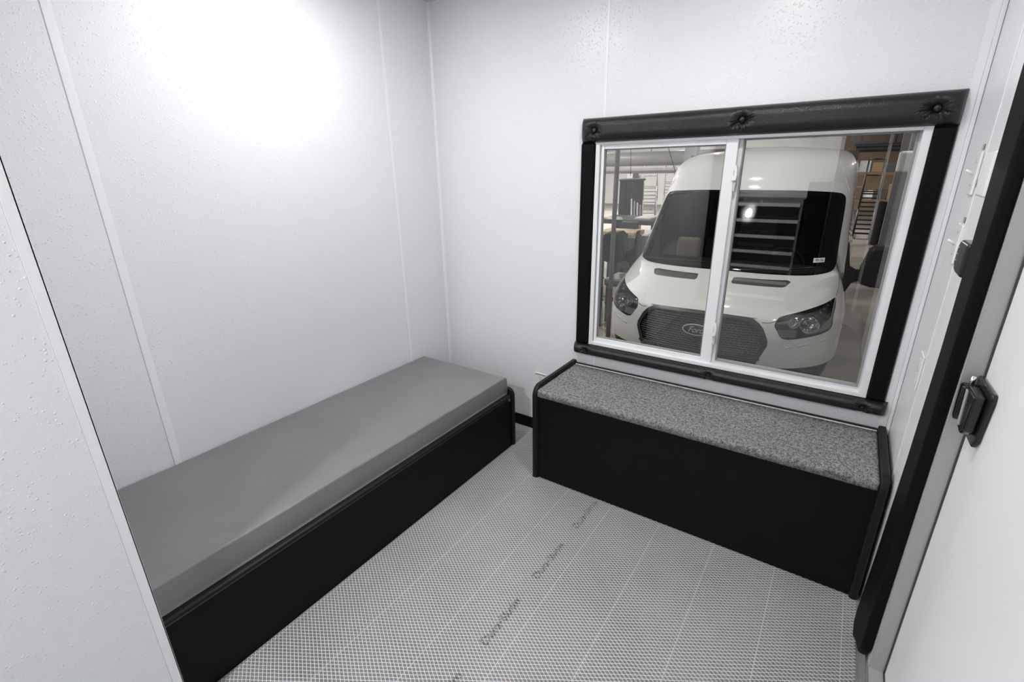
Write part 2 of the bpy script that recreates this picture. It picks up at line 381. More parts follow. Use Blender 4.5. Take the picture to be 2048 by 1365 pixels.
# ------------------------------------------------------------------ padded cushions
def pad_grid(u0, u1, v0, v1, Tk, r, buttons=(), nu=200, nv=40, folds=True, dimple=0.62, rd=0.02, fold=0.07, seed=0):
    """front surface of a padded board; returns bmesh in (u, depth, v)"""
    uu = np.concatenate([[u0], np.linspace(u0, u0+r, 9)[1:], np.linspace(u0+r, u1-r, nu)[1:-1], np.linspace(u1-r, u1, 9)])
    vv = np.concatenate([[v0], np.linspace(v0, v0+r, 9)[1:], np.linspace(v0+r, v1-r, nv)[1:-1], np.linspace(v1-r, v1, 9)])
    U, V = np.meshgrid(uu, vv, indexing='ij')
    d = np.minimum(np.minimum(U-u0, u1-U), 1e9); e = np.minimum(V-v0, v1-V)
    pu = np.sqrt(np.clip(1-(1-np.clip(d/r, 0, 1))**2, 0, 1)); pv = np.sqrt(np.clip(1-(1-np.clip(e/r, 0, 1))**2, 0, 1))
    D = Tk*(0.18+0.82*np.minimum(pu, 1)*pv)
    D *= 1+0.05*smooth_noise(U+4, V+4, 11, seed+3)+0.02*smooth_noise(U+4, V*0.4+4, 30, seed+5)
    for (bu, bv) in buttons:
        R_ = np.hypot(U-bu, V-bv); th = np.arctan2(V-bv, U-bu)
        D -= Tk*dimple*np.exp(-(R_/rd)**1.6)
        if folds:
            ph = smooth_noise(np.cos(th)*2+5+bu, np.sin(th)*2+5, 3, seed+9)
            D += Tk*fold*np.cos(10*th+9*ph)*np.exp(-((R_-rd*1.5)/(rd*0.7))**2)*np.clip(0.45+3.0*ph+0.5*np.sin(-th), 0, 1.3)
        # a few long slanting pulls running off toward the lower side
        if bu > 2.0 and Tk > 0.046:
            s1 = (U-bu)*0.80+(V-bv)*0.60+0.052; s2 = -(U-bu)*0.60+(V-bv)*0.80
            D += Tk*0.075*np.cos(s2*2*math.pi/0.0085)*np.exp(-(s1/0.022)**2)*np.exp(-((s2-0.006)/0.013)**2)
    bm = bmesh.new()
    G = [[bm.verts.new((U[i, j], -D[i, j], V[i, j])) for j in range(len(vv))] for i in range(len(uu))]
    for i in range(len(uu)-1):
        for j in range(len(vv)-1): bm.faces.new((G[i][j], G[i+1][j], G[i+1][j+1], G[i][j+1]))
    # skirt back to the wall and back face
    ring = [G[i][0] for i in range(len(uu))]+[G[-1][j] for j in range(1, len(vv))]+[G[i][-1] for i in range(len(uu)-2, -1, -1)]+[G[0][j] for j in range(len(vv)-2, 0, -1)]
    back = [bm.verts.new((v.co.x, 0, v.co.z)) for v in ring]
    n = len(ring)
    for i in range(n): bm.faces.new((ring[i], back[i], back[(i+1) % n], ring[(i+1) % n]))
    bm.faces.new(back)
    return bm
def button(c, r, parent, ax=1):
    bm = bmesh.new(); sphere(bm, c, r, 1, 0.55, 1); return mk('button', bm, M_leather, parent, smooth=True)
# header above the window
hd = empty('padded_window_header', (1.51, 0, 1.567), 'long black tufted vinyl pad along the top of the window', 'padded trim')
bs = ((0.943, 1.566), (1.529, 1.570), (2.076, 1.566))
mk('pad', pad_grid(0.878, 2.140, 1.517, 1.6165, 0.048, 0.036, bs, 420, 46, rd=0.018, seed=1, fold=0.12), M_leather, hd, smooth=True)
for b in bs: button((b[0], -0.034, b[1]), 0.0105, hd)
sl = empty('padded_window_sill', (1.51, 0, 0.557), 'slim black tufted vinyl pad along the bottom of the window', 'padded trim')
bs = ((0.937, 0.556), (1.525, 0.558), (2.077, 0.553))
mk('pad', pad_grid(0.868, 2.150, 0.530, 0.584, 0.045, 0.022, bs, 420, 24, rd=0.016, dimple=0.45, seed=20), M_leather, sl, smooth=True)
for b in bs: button((b[0], -0.036, b[1]), 0.006, sl)
a = mk('padded_window_side', pad_grid(0.874, 0.946, 0.5845, 1.5165, 0.022, 0.012, (), 16, 80, seed=30), M_vinylpad, None, smooth=True)
tag(a, 'upright black vinyl pad along the left side of the window', 'padded trim')
a = mk('padded_window_side', pad_grid(2.081, 2.139, 0.5845, 1.5165, 0.022, 0.012, (), 16, 80, seed=31), M_vinylpad, None, smooth=True)
tag(a, 'upright black vinyl pad along the right side of the window beside the corner', 'padded trim')

# ------------------------------------------------------------------ window
win = empty('window_1', (1.51, 0, WZ0), None, None); win['kind'] = 'structure'
def ring_frame(name, x0, x1, z0, z1, t, y0, y1, mat, parent, bevel=0.0015, tl=None, tr=None, tb=None, tt=None):
    tl = tl or t; tr = tr or t; tb = tb or t; tt = tt or t
    bm = bmesh.new()
    box(bm, x0, x0+tl, y0, y1, z0, z1); box(bm, x1-tr, x1, y0, y1, z0, z1)
    box(bm, x0+tl, x1-tr, y0, y1, z1-tt, z1); box(bm, x0+tl, x1-tr, y0, y1, z0, z0+tb)
    return mk(name, bm, mat, parent, bevel=bevel)
ring_frame('window_frame', WX0, WX1, WZ0, WZ1, 0.02, -0.012, 0.055, M_frame, win, tl=0.022, tr=0.024, tb=0.016, tt=0.012)
s = ring_frame('sliding_sash', 0.962, 1.520, 0.598, 1.512, 0.03, 0.002, 0.022, M_frame, win, tl=0.014, tr=0.042, tb=0.022, tt=0.022)
ring_frame('glazing_bead', 0.976, 1.478, 0.620, 1.490, 0.005, 0.010, 0.024, P('grey_glazing_gasket', (0.28, 0.28, 0.28), 0.6), s, bevel=0)
B('pane', (0.976, 1.478, 0.013, 0.016, 0.620, 1.490), M_glass, s)
s2 = ring_frame('fixed_sash', 1.500, 2.060, 0.600, 1.512, 0.02, 0.026, 0.050, M_frame, win, tl=0.036, tr=0.010, tb=0.012, tt=0.006)
ring_frame('glazing_bead', 1.534, 2.052, 0.610, 1.508, 0.005, 0.020, 0.048, P('grey_glazing_gasket', (0.28, 0.28, 0.28), 0.6), s2, bevel=0)
B('pane', (1.536, 2.050, 0.037, 0.040, 0.612, 1.506), M_glass, s2)
for zc in (1.385, 0.755):
    bm = bmesh.new()
    poly = [(1.512, zc-0.028), (1.529, zc-0.026), (1.531, zc-0.012), (1.531, zc+0.012), (1.526, zc+0.030), (1.519, zc+0.030), (1.514, zc+0.010)]
    prism(bm, poly, 1, -0.010, 0.004)
    lt = mk('sash_latch', bm, M_frame, win, bevel=0.002)
    B('latch_slot', (1.519, 1.521, -0.0106, -0.0095, zc-0.008, zc+0.012), M_tag, lt)
    B('latch_keeper', (1.518, 1.528, -0.001, 0.012, zc-0.066, zc-0.030), P('grey_keeper', (0.55, 0.55, 0.56), 0.4), win, bevel=0.001)
# thin joint lines of the frame
for xx in (0.9625,):
    B('frame_joint', (xx-0.0006, xx+0.0006, -0.0006, 0.003, 0.60, 1.51), M_line, win)

# ------------------------------------------------------------------ window bench
wb = empty('window_bench', (1.5, -0.2, 0), 'low black bench with a grey carpeted top under the window', 'bench')
def bench_end(name, x0, x1, parent, ztop=0.487, yf=-0.405, toe=False):
    bm = bmesh.new()
    poly = [(0.0-0.004, 0.0), (-0.004, ztop)]+arc(yf+0.05, ztop-0.05, 0.05, 90, 180, 8)+[(yf, 0.0)]
    prism(bm, poly, 0, x0, x1)
    return mk(name, bm, M_edge, parent, bevel=0.006, seg=4)
bench_end('end_panel', 0.857, 0.880, wb)
bench_end('end_panel', 2.140, 2.1645, wb)
B('front_panel', (0.880, 2.140, -0.392, -0.374, 0.006, 0.436), M_black, wb)
B('deck', (0.880, 2.140, -0.374, -0.006, 0.415, 0.436), M_black, wb)
B('back_rail', (0.880, 2.140, -0.020, -0.004, 0.436, 0.474), M_edge, wb, bevel=0.003)
B('back_rail_strip', (0.882, 2.138, -0.0235, -0.0202, 0.436, 0.4705), P('shiny_clear_strip', (0.85, 0.85, 0.85), 0.15), wb)
# carpet pad with a rolled front edge and a slightly uneven surface
bm = bmesh.new()
prof = [(-0.025, 0.4365), (-0.025, 0.468)]+[(-0.06-0.32*i/16, 0.4685) for i in range(17)]+arc(-0.384, 0.4565, 0.012, 90, 180, 5)+[(-0.397, 0.436)]
prof = prof+[(-0.393, 0.4355), (-0.2, 0.4363)]
nxs = 160
rows = []
for i in range(nxs+1):
    x = 0.8815+(2.1385-0.8815)*i/nxs
    rows.append([bm.verts.new((x, p[0]+(0.0012*(rng.random()-0.5) if p[1] < 0.46 else 0), p[1]+(0.0016*(rng.random()-0.5) if p[1] > 0.45 else 0))) for p in prof])
for i in range(nxs):
    for j in range(len(prof)): 
        j2 = (j+1) % len(prof); bm.faces.new((rows[i][j], rows[i+1][j], rows[i+1][j2], rows[i][j2]))
bm.faces.new(rows[0]); bm.faces.new(rows[-1][::-1])
mk('carpet_top', bm, M_carpet, wb, smooth=True)
bm = bmesh.new()
for x in (0.8805,):
    box(bm, x, x+0.004, -0.398, -0.392, 0.0, 0.436)
mk('corner_bead', bm, M_edge, wb)

# ------------------------------------------------------------------ bed bench
bb = empty('sleeping_bench', (0.3, -1.0, 0), 'long low black bench along the left wall that carries a grey mattress', 'bench')
bm = bmesh.new()
poly = [(0.0095, 0.0), (0.0095, 0.335)]+arc(0.622-0.04, 0.335-0.04, 0.04, 90, 0, 8)+[(0.622, 0.0)]
prism(bm, poly, 1, -0.219, -0.197); mk('end_panel', bm, M_edge, bb, bevel=0.005, seg=3)
B('front_panel', (0.594, 0.611, -1.846, -0.2195, 0.0, 0.288), M_black, bb)
bm = bmesh.new(); prism(bm, [(0.588, 0.288), (0.588, 0.305), (0.606, 0.305), (0.6135, 0.300), (0.6135, 0.288)], 1, -1.846, -0.2195)
mk('top_lip', bm, M_edge, bb, bevel=0.002)
B('deck', (0.010, 0.588, -1.846, -0.2195, 0.285, 0.303), M_black, bb)
B('thin_edge_line', (0.6112, 0.6118, -1.846, -0.2195, 0.2865, 0.288), P('pale_edge_line', (0.25, 0.22, 0.2), 0.4), bb)
B('corner_bracket', (0.611, 0.6125, -0.243, -0.2295, 0.272, 0.2865), P('pale_edge_line', (0.25, 0.22, 0.2), 0.4), bb)
# mattress
mt_ = empty('mattress', (0.3, -1.0, 0.305), 'flat grey vinyl mattress on the long black bench along the left wall', 'mattress')
def rounded_slab(x0, x1, y0, y1, z0, z1, r, nx, ny, fn):
    def axis(a, b, n): return np.concatenate([a+r*(1-np.cos(np.linspace(0, math.pi/2, 7))), np.linspace(a+r, b-r, n)[1:-1], b-r*(1-np.cos(np.linspace(math.pi/2, 0, 7)))])
    xs = axis(x0, x1, nx); ys = axis(y0, y1, ny)
    bm = bmesh.new(); top = []; 
    for x in xs:
        row = []
        for y in ys:
            dx = min(x-x0, x1-x, r)/r; dy = min(y-y0, y1-y, r)/r
            q = math.sqrt(max(0, 1-(1-dx)**2))*math.sqrt(max(0, 1-(1-dy)**2))
            row.append(bm.verts.new((x, y, z1-r+r*q+fn(x, y)*q)))
        top.append(row)
    for i in range(len(xs)-1):
        for j in range(len(ys)-1): bm.faces.new((top[i][j], top[i+1][j], top[i+1][j+1], top[i][j+1]))
    ring = [top[i][0] for i in range(len(xs))]+[top[-1][j] for j in range(1, len(ys))]+[top[i][-1] for i in range(len(xs)-2, -1, -1)]+[top[0][j] for j in range(len(ys)-2, 0, -1)]
    zs = np.linspace(z1-r, z0, 7)[1:]; prev = ring; n = len(ring)
    for q, z in enumerate(zs):
        cur = []
        bul = 0.0035*math.sin(math.pi*(q+1)/7)
        for v in ring:
            cx, cy = (x0+x1)/2, (y0+y1)/2
            ox = bul if abs(v.co.x-x1) < 1e-4 else 0; oy = bul if abs(v.co.y-y1) < 1e-4 else 0
            wr = 0.0018*math.sin(v.co.x*140+q*2)*(1 if abs(v.co.y-y1) < 1e-4 else 0)
            cur.append(bm.verts.new((v.co.x+ox, v.co.y+oy+wr, z)))
        for i in range(n): bm.faces.new((prev[i], cur[i], cur[(i+1) % n], prev[(i+1) % n]))
        prev = cur
    bm.faces.new(prev)
    return bm
def mfn(x, y):
    return float(0.0025*smooth_noise(np.array([x+3.]), np.array([y+7.]), 6, 11)[0]+0.0015*smooth_noise(np.array([x+3.]), np.array([y+7.]), 16, 12)[0])
mk('cover', rounded_slab(0.004, 0.589, -1.845, -0.2275, 0.3055, 0.4005, 0.007, 40, 110, mfn), M_matt, mt_, smooth=True)

# ------------------------------------------------------------------ door, jamb, kick plate, pad
door = empty('door_1', (2.21, -1.19, DZ0), None, None); door['kind'] = 'structure'
B('door_leaf', (2.211, 2.235, DY1+0.003, DY0-0.003, DZ0+0.004, DZ1-0.003), M_door, door, bevel=0.002)
bm = bmesh.new()
box(bm, W, 2.212, DY0-0.003, DY0, DZ0, DZ1); box(bm, W, 2.212, DY1, DY1+0.003, DZ0, DZ1)
box(bm, W, 2.212, DY1, DY0, DZ1-0.003, DZ1); box(bm, W, 2.212, DY1, DY0, DZ0, DZ0+0.003)
jb = mk('door_jamb', bm, M_jamb, door)
bm = bmesh.new()
box(bm, 2.2075, 2.2109, DY0-0.008, DY0-0.003, DZ0+0.003, DZ1-0.003); box(bm, 2.2075, 2.2109, DY1, DY0-0.003, DZ0+0.003, DZ0+0.007)
mk('door_gasket', bm, M_gasket, door)
kp = empty('kick_plate', (W, -1.2, 0), 'bare metal kick plate with a screw below the white door', 'kick plate')
B('plate', (2.1685, W-0.0005, DY1, -0.66, 0.003, 0.1015), M_alu, kp, bevel=0.001)
bm = bmesh.new(); sphere(bm, (2.168, -0.79, 0.058), 0.006, 0.5, 1, 1); mk('screw', bm, M_screw, kp, smooth=True)
# padded strip beside the door, rounded bottom end
bm = bmesh.new()
poly = [(-0.545, 0.10), (-0.55, 0.045), (-0.60, 0.028), (-0.66, 0.070), (-0.725, 0.10), (-0.755, 0.15), (-0.758, H-0.005), (-0.57, H-0.005), (-0.60, 1.55), (-0.618, 1.25), (-0.628, 1.0), (-0.615, 0.68), (-0.582, 0.35)]
prism(bm, poly, 0, 2.149, W-0.0005)
dp_ = mk('padded_door_side', bm, M_vinylpad, None, bevel=0.009, seg=5)
tag(dp_, 'tall black vinyl pad running from ceiling to floor beside the white door', 'padded trim')
# paddle latch
hx = 2.2108
ha = empty('door_latch', (hx, -0.82, 0.93), 'black paddle latch with a silver strip on the white door', 'door latch')
def yz_prism(name, poly, x0, x1, mat, parent, bevel=0.003, seg=3):
    bm = bmesh.new(); prism(bm, poly, 0, x0, x1); return mk(name, bm, mat, parent, bevel=bevel, seg=seg)
yz_prism('base_plate', [(-0.752, 0.985), (-0.885, 0.990), (-0.890, 0.975), (-0.878, 0.880), (-0.862, 0.862), (-0.800, 0.860), (-0.762, 0.880), (-0.752, 0.975)], hx-0.010, hx, M_blackgloss, ha, 0.004)
yz_prism('paddle', [(-0.800, 0.972), (-0.872, 0.974), (-0.866, 0.895), (-0.846, 0.880), (-0.815, 0.884)], hx-0.030, hx-0.0098, M_blackgloss, ha, 0.005, 4)
yz_prism('lever', [(-0.768, 0.968), (-0.797, 0.968), (-0.802, 0.905), (-0.790, 0.885), (-0.776, 0.892)], hx-0.036, hx-0.0098, M_blackgloss, ha, 0.006, 4)
st = yz_prism('silver_strip', [(-0.806, 0.966), (-0.819, 0.965), (-0.831, 0.892), (-0.819, 0.890)], hx-0.0318, hx-0.0290, P('dull_silver_label', (0.40, 0.40, 0.40), 0.4), ha, 0.0008)
T('lock_pin', [(hx-0.022, -0.786, 0.967), (hx-0.022, -0.786, 0.989)], 0.0045, M_screw, ha, 12)

# ------------------------------------------------------------------ wall plates
def light_switch(yc, z0, z1, label):
    t = empty('light_switch', (W, yc, (z0+z1)/2), label, 'light switch', 'toggle light switches by the door')
    zc = (z0+z1)/2; h = 0.036
    yz_prism('cover_plate', [(yc-h, z0), (yc+h, z0), (yc+h, z1), (yc-h, z1)], W-0.007, W-0.0004, M_plate, t, 0.003)
    bm = bmesh.new(); tube(bm, [(W-0.006, yc, zc-0.002), (W-0.024, yc, zc+0.009)], [0.0045, 0.0035], 8); mk('toggle', bm, M_plate, t, smooth=True)
    for q in (-0.03, 0.03):
        bm = bmesh.new(); sphere(bm, (W-0.0068, yc, zc+q), 0.003, 0.5, 1, 1, 10, 6); mk('screw', bm, M_screw, t, smooth=True)
    B('label_tape', (W-0.0016, W-0.0004, yc-0.012, yc+0.014, z1+0.003, z1+0.018), M_tag, t)
    B('tape_dark_edge', (W-0.0020, W-0.0004, yc-0.0145, yc-0.012, z1+0.003, z1+0.018), M_line, t)  # narrow dark strip along the near edge of the label tape
light_switch(-0.262, 1.327, 1.437, 'upper white toggle light switch on the wall between the window corner and the door pad')
light_switch(-0.285, 1.147, 1.252, 'lower white toggle light switch on the wall beside the black wall control')
ot = empty('power_outlet', (W, -0.27, 0.81), 'white power outlet low on the wall beside the door pad', 'outlet')
yz_prism('cover_plate', [(-0.304, 0.757), (-0.236, 0.757), (-0.236, 0.866), (-0.304, 0.866)], W-0.006, W-0.0004, M_plate, ot, 0.003)
for q in (-0.024, 0.024):
    yz_prism('socket', [(-0.284, 0.811+q-0.014), (-0.256, 0.811+q-0.014), (-0.256, 0.811+q+0.014), (-0.284, 0.811+q+0.014)], W-0.0075, W-0.0058, M_plate, ot, 0.001)
bm = bmesh.new(); sphere(bm, (W-0.0062, -0.27, 0.811), 0.003, 0.5, 1, 1, 10, 6); mk('screw', bm, M_screw, ot, smooth=True)
o2 = empty('power_outlet', (0.66, 0, 0.31), 'white power outlet on the window wall between the two benches', 'outlet')
B('cover_plate', (0.626, 0.696, -0.006, -0.0003, 0.245, 0.357), M_plate, o2, bevel=0.003)
B('label_tape', (0.630, 0.692, -0.0068, -0.0058, 0.345, 0.354), M_tag, o2)
for zc in (0.328, 0.283):
    bm = bmesh.new(); prism(bm, arc(0.661, zc, 0.0165, 0, 360, 20)[:-1], 1, -0.0078, -0.0058); so = mk('socket', bm, M_plate, o2)
    for dx in (-0.006, 0.006): B('slot', (0.661+dx-0.001, 0.661+dx+0.001, -0.0082, -0.0077, zc-0.001, zc+0.008), M_line, so)
    bm = bmesh.new(); sphere(bm, (0.661, -0.0079, zc-0.007), 0.0022, 1, 0.3, 1, 8, 6); mk('ground_hole', bm, M_line, so)
wb2 = empty('wall_box', (W, -0.52, 1.38), 'white plastic wall box half hidden behind the black door pad', 'wall box')
yz_prism('body', [(-0.575, 1.335), (-0.485, 1.335), (-0.468, 1.348), (-0.468, 1.415), (-0.485, 1.432), (-0.575, 1.435)], W-0.024, W-0.0004, M_plate, wb2, 0.006, 4)
T('clip', [(W-0.025, -0.468, 1.37), (W-0.022, -0.458, 1.355), (W-0.004, -0.456, 1.355)], 0.0015, M_tag, wb2, 6)
kn = empty('wall_control', (W, -0.52, 1.185), 'black rounded wall control beside the door pad next to the lower light switch', 'control')
yz_prism('body', [(-0.600, 1.158), (-0.530, 1.158), (-0.500, 1.164), (-0.490, 1.180), (-0.494, 1.222), (-0.508, 1.236), (-0.600, 1.236)], W-0.028, W-0.0004, M_blackgloss, kn, 0.008, 5)
for q in range(4):
    bm = bmesh.new(); sphere(bm, (W-0.0282, -0.512, 1.172+0.015*q), 0.002, 0.5, 1, 1, 8, 6); mk('indicator_dot', bm, M_tag, kn, smooth=True)

# ------------------------------------------------------------------ the van outside
VX, VY, VZ = 0.963, 2.132, GZ
ZT = [.30,.45,.60,.75,.88,1.00,1.06,1.10,1.17,1.25,1.31,1.345,1.365,1.375,2.04,2.05,2.20,2.30,2.38,2.43,2.46]
YF = [.14,.08,.03,.01,.02,.045,.07,.11,.24,.40,.54,.66,.70,.712,1.498,1.51,1.66,1.80,2.00,2.25,2.60]
WT = [.97,1.02,1.05,1.06,1.06,1.06,1.05,1.04,1.025,1.01,.995,.99,.985,.984,.936,.935,.92,.90,.85,.76,.60]
DT = [.80,.85,.88,.9,.9,.9,.9,.9,.9,.88,.85,.80,.78,.776,.504,.50,.48,.46,.45,.45,.45]
def pchip(xs, ys):
    xs = np.array(xs); ys = np.array(ys); h = np.diff(xs); dl = np.diff(ys)/h; m = np.zeros(len(xs)); m[0] = dl[0]; m[-1] = dl[-1]
    for i in range(1, len(xs)-1):
        if dl[i-1]*dl[i] > 0:
            w1 = 2*h[i]+h[i-1]; w2 = h[i]+2*h[i-1]; m[i] = (w1+w2)/(w1/dl[i-1]+w2/dl[i])
    def f(x):
        x = min(max(x, xs[0]), xs[-1]); i = min(int(np.searchsorted(xs, x, side='right'))-1, len(xs)-2); i = max(i, 0)
        t = (x-xs[i])/h[i]
        return (2*t**3-3*t*t+1)*ys[i]+(t**3-2*t*t+t)*h[i]*m[i]+(-2*t**3+3*t*t)*ys[i+1]+(t**3-t*t)*h[i]*m[i+1]
    return f
fY, fW, fD = pchip(ZT, YF), pchip(ZT, WT), pchip(ZT, DT)
_cache = {}
def S0(a, z):
    zk = round(z, 5)
    if zk not in _cache: _cache[zk] = (fY(z), fW(z), fD(z))
    yf, wd, D = _cache[zk]
    t = math.pi/2*min(abs(a), 1); n = 2.5
    x = math.copysign(wd*math.sin(t)**(2/n), a); y = yf+D*(1-max(math.cos(t), 0)**(2/n))
    return Vector((x, y, z))
def Sn(a, z):
    e = 0.004
    a1, a2 = max(a-e, -1), min(a+e, 1); z1, z2 = max(z-e, .3), min(z+e, 2.46)
    n = (S0(a2, z)-S0(a1, z)).cross(S0(a, z2)-S0(a, z1))
    if n.length < 1e-9: return Vector((0, -1, 0))
    n.normalize()
    if n.y > 0 or (abs(n.y) < 1e-3 and n.x*a < 0): n = -n
    return n
def SP(a, z, off=0.0):
    p = S0(a, z)
    if off: p = p+Sn(a, z)*off
    return Vector((p.x+VX, p.y+VY, p.z+VZ))
def inpoly(pt, poly):
    x, y = pt; c = False; n = len(poly); j = n-1
    for i in range(n):
        xi, yi = poly[i]; xj, yj = poly[j]
        if (yi > y) != (yj > y) and x < (xj-xi)*(y-yi)/(yj-yi)+xi: c = not c
        j = i
    return c
def dense(poly, step=0.012):
    out = []
    n = len(poly)
    for i in range(n):
        p, q = poly[i], poly[(i+1) % n]; d = math.hypot(q[0]-p[0], q[1]-p[1]); k_ = max(1, int(d/step))
        for j in range(k_): out.append((p[0]+(q[0]-p[0])*j/k_, p[1]+(q[1]-p[1])*j/k_))
    return out
def chaikin(poly, it=2):
    for _ in range(it):
        out = []
        n = len(poly)
        for i in range(n):
            p, q = poly[i], poly[(i+1) % n]
            out += [(p[0]*.78+q[0]*.22, p[1]*.78+q[1]*.22), (p[0]*.22+q[0]*.78, p[1]*.22+q[1]*.78)]
        poly = out
    return poly
def mirror(poly): return [(-a, z) for a, z in poly][::-1]
def patch(keep, polys, a0, a1, z0, z1, da=0.022, dz=0.018, off=0.0, depth=0.0, parent=None, name='', mat=None):
    """the part of the van surface where keep(pt) is true, cut exactly along polys"""
    verts = []; edges = []
    lines = [dense([(a0, z0), (a1, z0), (a1, z1), (a0, z1)], 0.02)]+[dense(p) for p in polys]
    for ln in lines:
        b = len(verts); n = len(ln)
        verts += ln; edges += [(b+i, b+(i+1) % n) for i in range(n)]
    edge_pts = np.array(verts)
    zz = z0+dz/2
    while zz < z1:
        stepz = dz*(0.55 if 1.02 < zz < 1.40 else 1.0)
        aa = a0+da/2
        while aa < a1:
            if np.min((edge_pts[:, 0]-aa)**2+(edge_pts[:, 1]-zz)**2) > (0.45*stepz)**2: verts.append((aa, zz))
            aa += da
        zz += stepz
    r = delaunay_2d_cdt([Vector(v) for v in verts], edges, [], 0, 1e-6)
    bm = bmesh.new(); vv = {}
    for f in r[2]:
        c = [r[0][i] for i in f]; cx = sum(p.x for p in c)/len(c); cz = sum(p.y for p in c)/len(c)
        if not (a0 <= cx <= a1 and z0 <= cz <= z1) or not keep((cx, cz)): continue
        vs = []
        for i in f:
            if i not in vv:
                p = r[0][i]; vv[i] = bm.verts.new(SP(min(max(p.x, -1), 1), min(max(p.y, .3), 2.46), off))
            vs.append(vv[i])
        try: bm.faces.new(vs)
        except ValueError: pass
    if depth:      # turn the cut edges inward so the sheet has a visible thickness
        es = [e for e in bm.edges if len(e.link_faces) == 1]
        r2 = bmesh.ops.extrude_edge_only(bm, edges=es)
        nv = [g_ for g_ in r2['geom'] if isinstance(g_, bmesh.types.BMVert)]
        for v in nv: v.co.y += depth
    for f in bm.faces:
        pass
    bmesh.ops.recalc_face_normals(bm, faces=bm.faces[:])
    if name:
        return mk(name, bm, mat, parent, smooth=True)
    return bm
def ribbon(pts, wd, off, closed=False, th=0.004):
    """thin strip lying on the van surface along (a,z) points"""
    bm = bmesh.new(); P3 = [SP(a, z, off) for a, z in pts]; n = len(P3); rows_ = []
    for i in range(n):
        d = (P3[(i+1) % n] if (closed or i < n-1) else P3[i])-(P3[i-1] if (closed or i > 0) else P3[i])
        nn = Sn(*pts[i]); s_ = d.cross(nn); s_ = s_.normalized() if s_.length > 1e-9 else Vector((0, 0, 1))
        rows_.append([bm.verts.new(P3[i]-s_*wd/2-nn*th), bm.verts.new(P3[i]-s_*wd/2), bm.verts.new(P3[i]+s_*wd/2), bm.verts.new(P3[i]+s_*wd/2-nn*th)])
    for i in range(n if closed else n-1):
        r0, r1 = rows_[i], rows_[(i+1) % n]
        for q in range(3): bm.faces.new((r0[q], r0[q+1], r1[q+1], r1[q]))
    return bm

M_van = P('white_car_paint', (0.64, 0.645, 0.65), 0.5, coat=0.7)
M_plas = noise_mat('dark_moulded_plastic', (0.010, 0.010, 0.010), (0.014, 0.014, 0.014), 80, 0.5, 0.2, 300, spec=0.3)
M_chrome = P('bright_chrome', (0.85, 0.85, 0.87), 0.08, metal=1.0)
M_silver = P('silver_script_paint', (0.42, 0.43, 0.45), 0.35)
M_interior = P('dark_van_interior', (0.035, 0.034, 0.033), 0.7)
M_seat = P('black_seat_fabric', (0.012, 0.012, 0.012), 0.85)
M_reflbar = P('pale_grey_reflection_bar', (0.42, 0.42, 0.40), 0.5)  # for the bars that imitate a reflection in the windscreen
M_tan = P('tan_patch_fill', (0.46, 0.37, 0.27), 0.8)
van = empty('van', (VX, VY+2.8, VZ), 'tall white cargo van parked nose toward the window outside', 'van')

HLp = [(.324,1.060),(.318,1.020),(.336,.985),(.362,.927),(.404,.912),(.531,.930),(.640,.945),(.725,.968),(.735,1.063),(.772,1.130),(.772,1.188),(.671,1.166),(.525,1.139),(.455,1.123),(.400,1.110),(.341,1.092)]
HLp = chaikin(HLp, 1)
WSp = [(0,1.348),(.08,1.346),(.475,1.338),(.62,1.347),(.70,1.358),(.735,1.385),(.748,1.43),(.742,1.60),(.752,1.83),(.752,1.94),(.735,1.985),(.66,2.020),(.29,2.043),(0,2.045)]
WSfull = WSp+mirror(WSp)[1:-1]
WSfull = chaikin(WSfull, 1)
GRp = [(0,1.086),(.149,1.078),(.209,1.070),(.240,1.040),(.268,.990),(.297,.900),(.299,.855),(.259,.709),(.255,.66)]
GRfull = GRp+mirror(GRp)[:-1]
VTp = [(.061,1.285),(.063,1.312),(.075,1.3155),(.345,1.313),(.366,1.306),(.366,1.300),(.340,1.274),(.320,1.269),(.068,1.2755)]
VENTS = [VTp, mirror(VTp)]; LAMPS = [HLp, mirror(HLp)]
def in_any(pt, ps): return any(inpoly(pt, p) for p in ps)
holes = VENTS+LAMPS+[WSfull, GRfull]
bm = patch(lambda p: not in_any(p, holes), holes, -1, 1, .66, 2.46, depth=0.0)
# long sides and roof behind the front
ystn = [0, .3, .8, 1.6, 2.6, 3.6]
zr = [.66]+[.66+i*(2.46-.66)/40 for i in range(1, 40)]+[2.46]
for sgn in (-1, 1):
    cols = []
    for z in zr:
        p = SP(sgn, z); cols.append([bm.verts.new((p.x, p.y+(VY+5.6-p.y)*t/3.6, p.z)) for t in ystn])
    for i in range(len(cols)-1):
        for j in range(len(ystn)-1): bm.faces.new((cols[i][j], cols[i][j+1], cols[i+1][j+1], cols[i+1][j]))
ar = [-1+2*i/40 for i in range(41)]
cols = []
for a_ in ar:
    p = SP(a_, 2.46); cr = 0.045*(1-(min(abs(p.x-VX)/.6, 1))**2)
    cols.append([bm.verts.new((p.x, p.y+(VY+5.6-p.y)*t/3.6, p.z+cr*min(1, (t/0.8))**0.5)) for t in ystn])
for i in range(40):
    for j in range(len(ystn)-1): bm.faces.new((cols[i][j], cols[i+1][j], cols[i+1][j+1], cols[i][j+1]))
bm.faces.new([bm.verts.new((VX+sx*fW(z), VY+5.6, z+VZ)) for sx, z in ([(1, z) for z in ZT[2:]]+[(-1, z) for z in ZT[2:][::-1]])])
bmesh.ops.remove_doubles(bm, verts=bm.verts[:], dist=0.0015)
bmesh.ops.recalc_face_normals(bm, faces=bm.faces[:])
mk('body', bm, M_van, van, smooth=True)
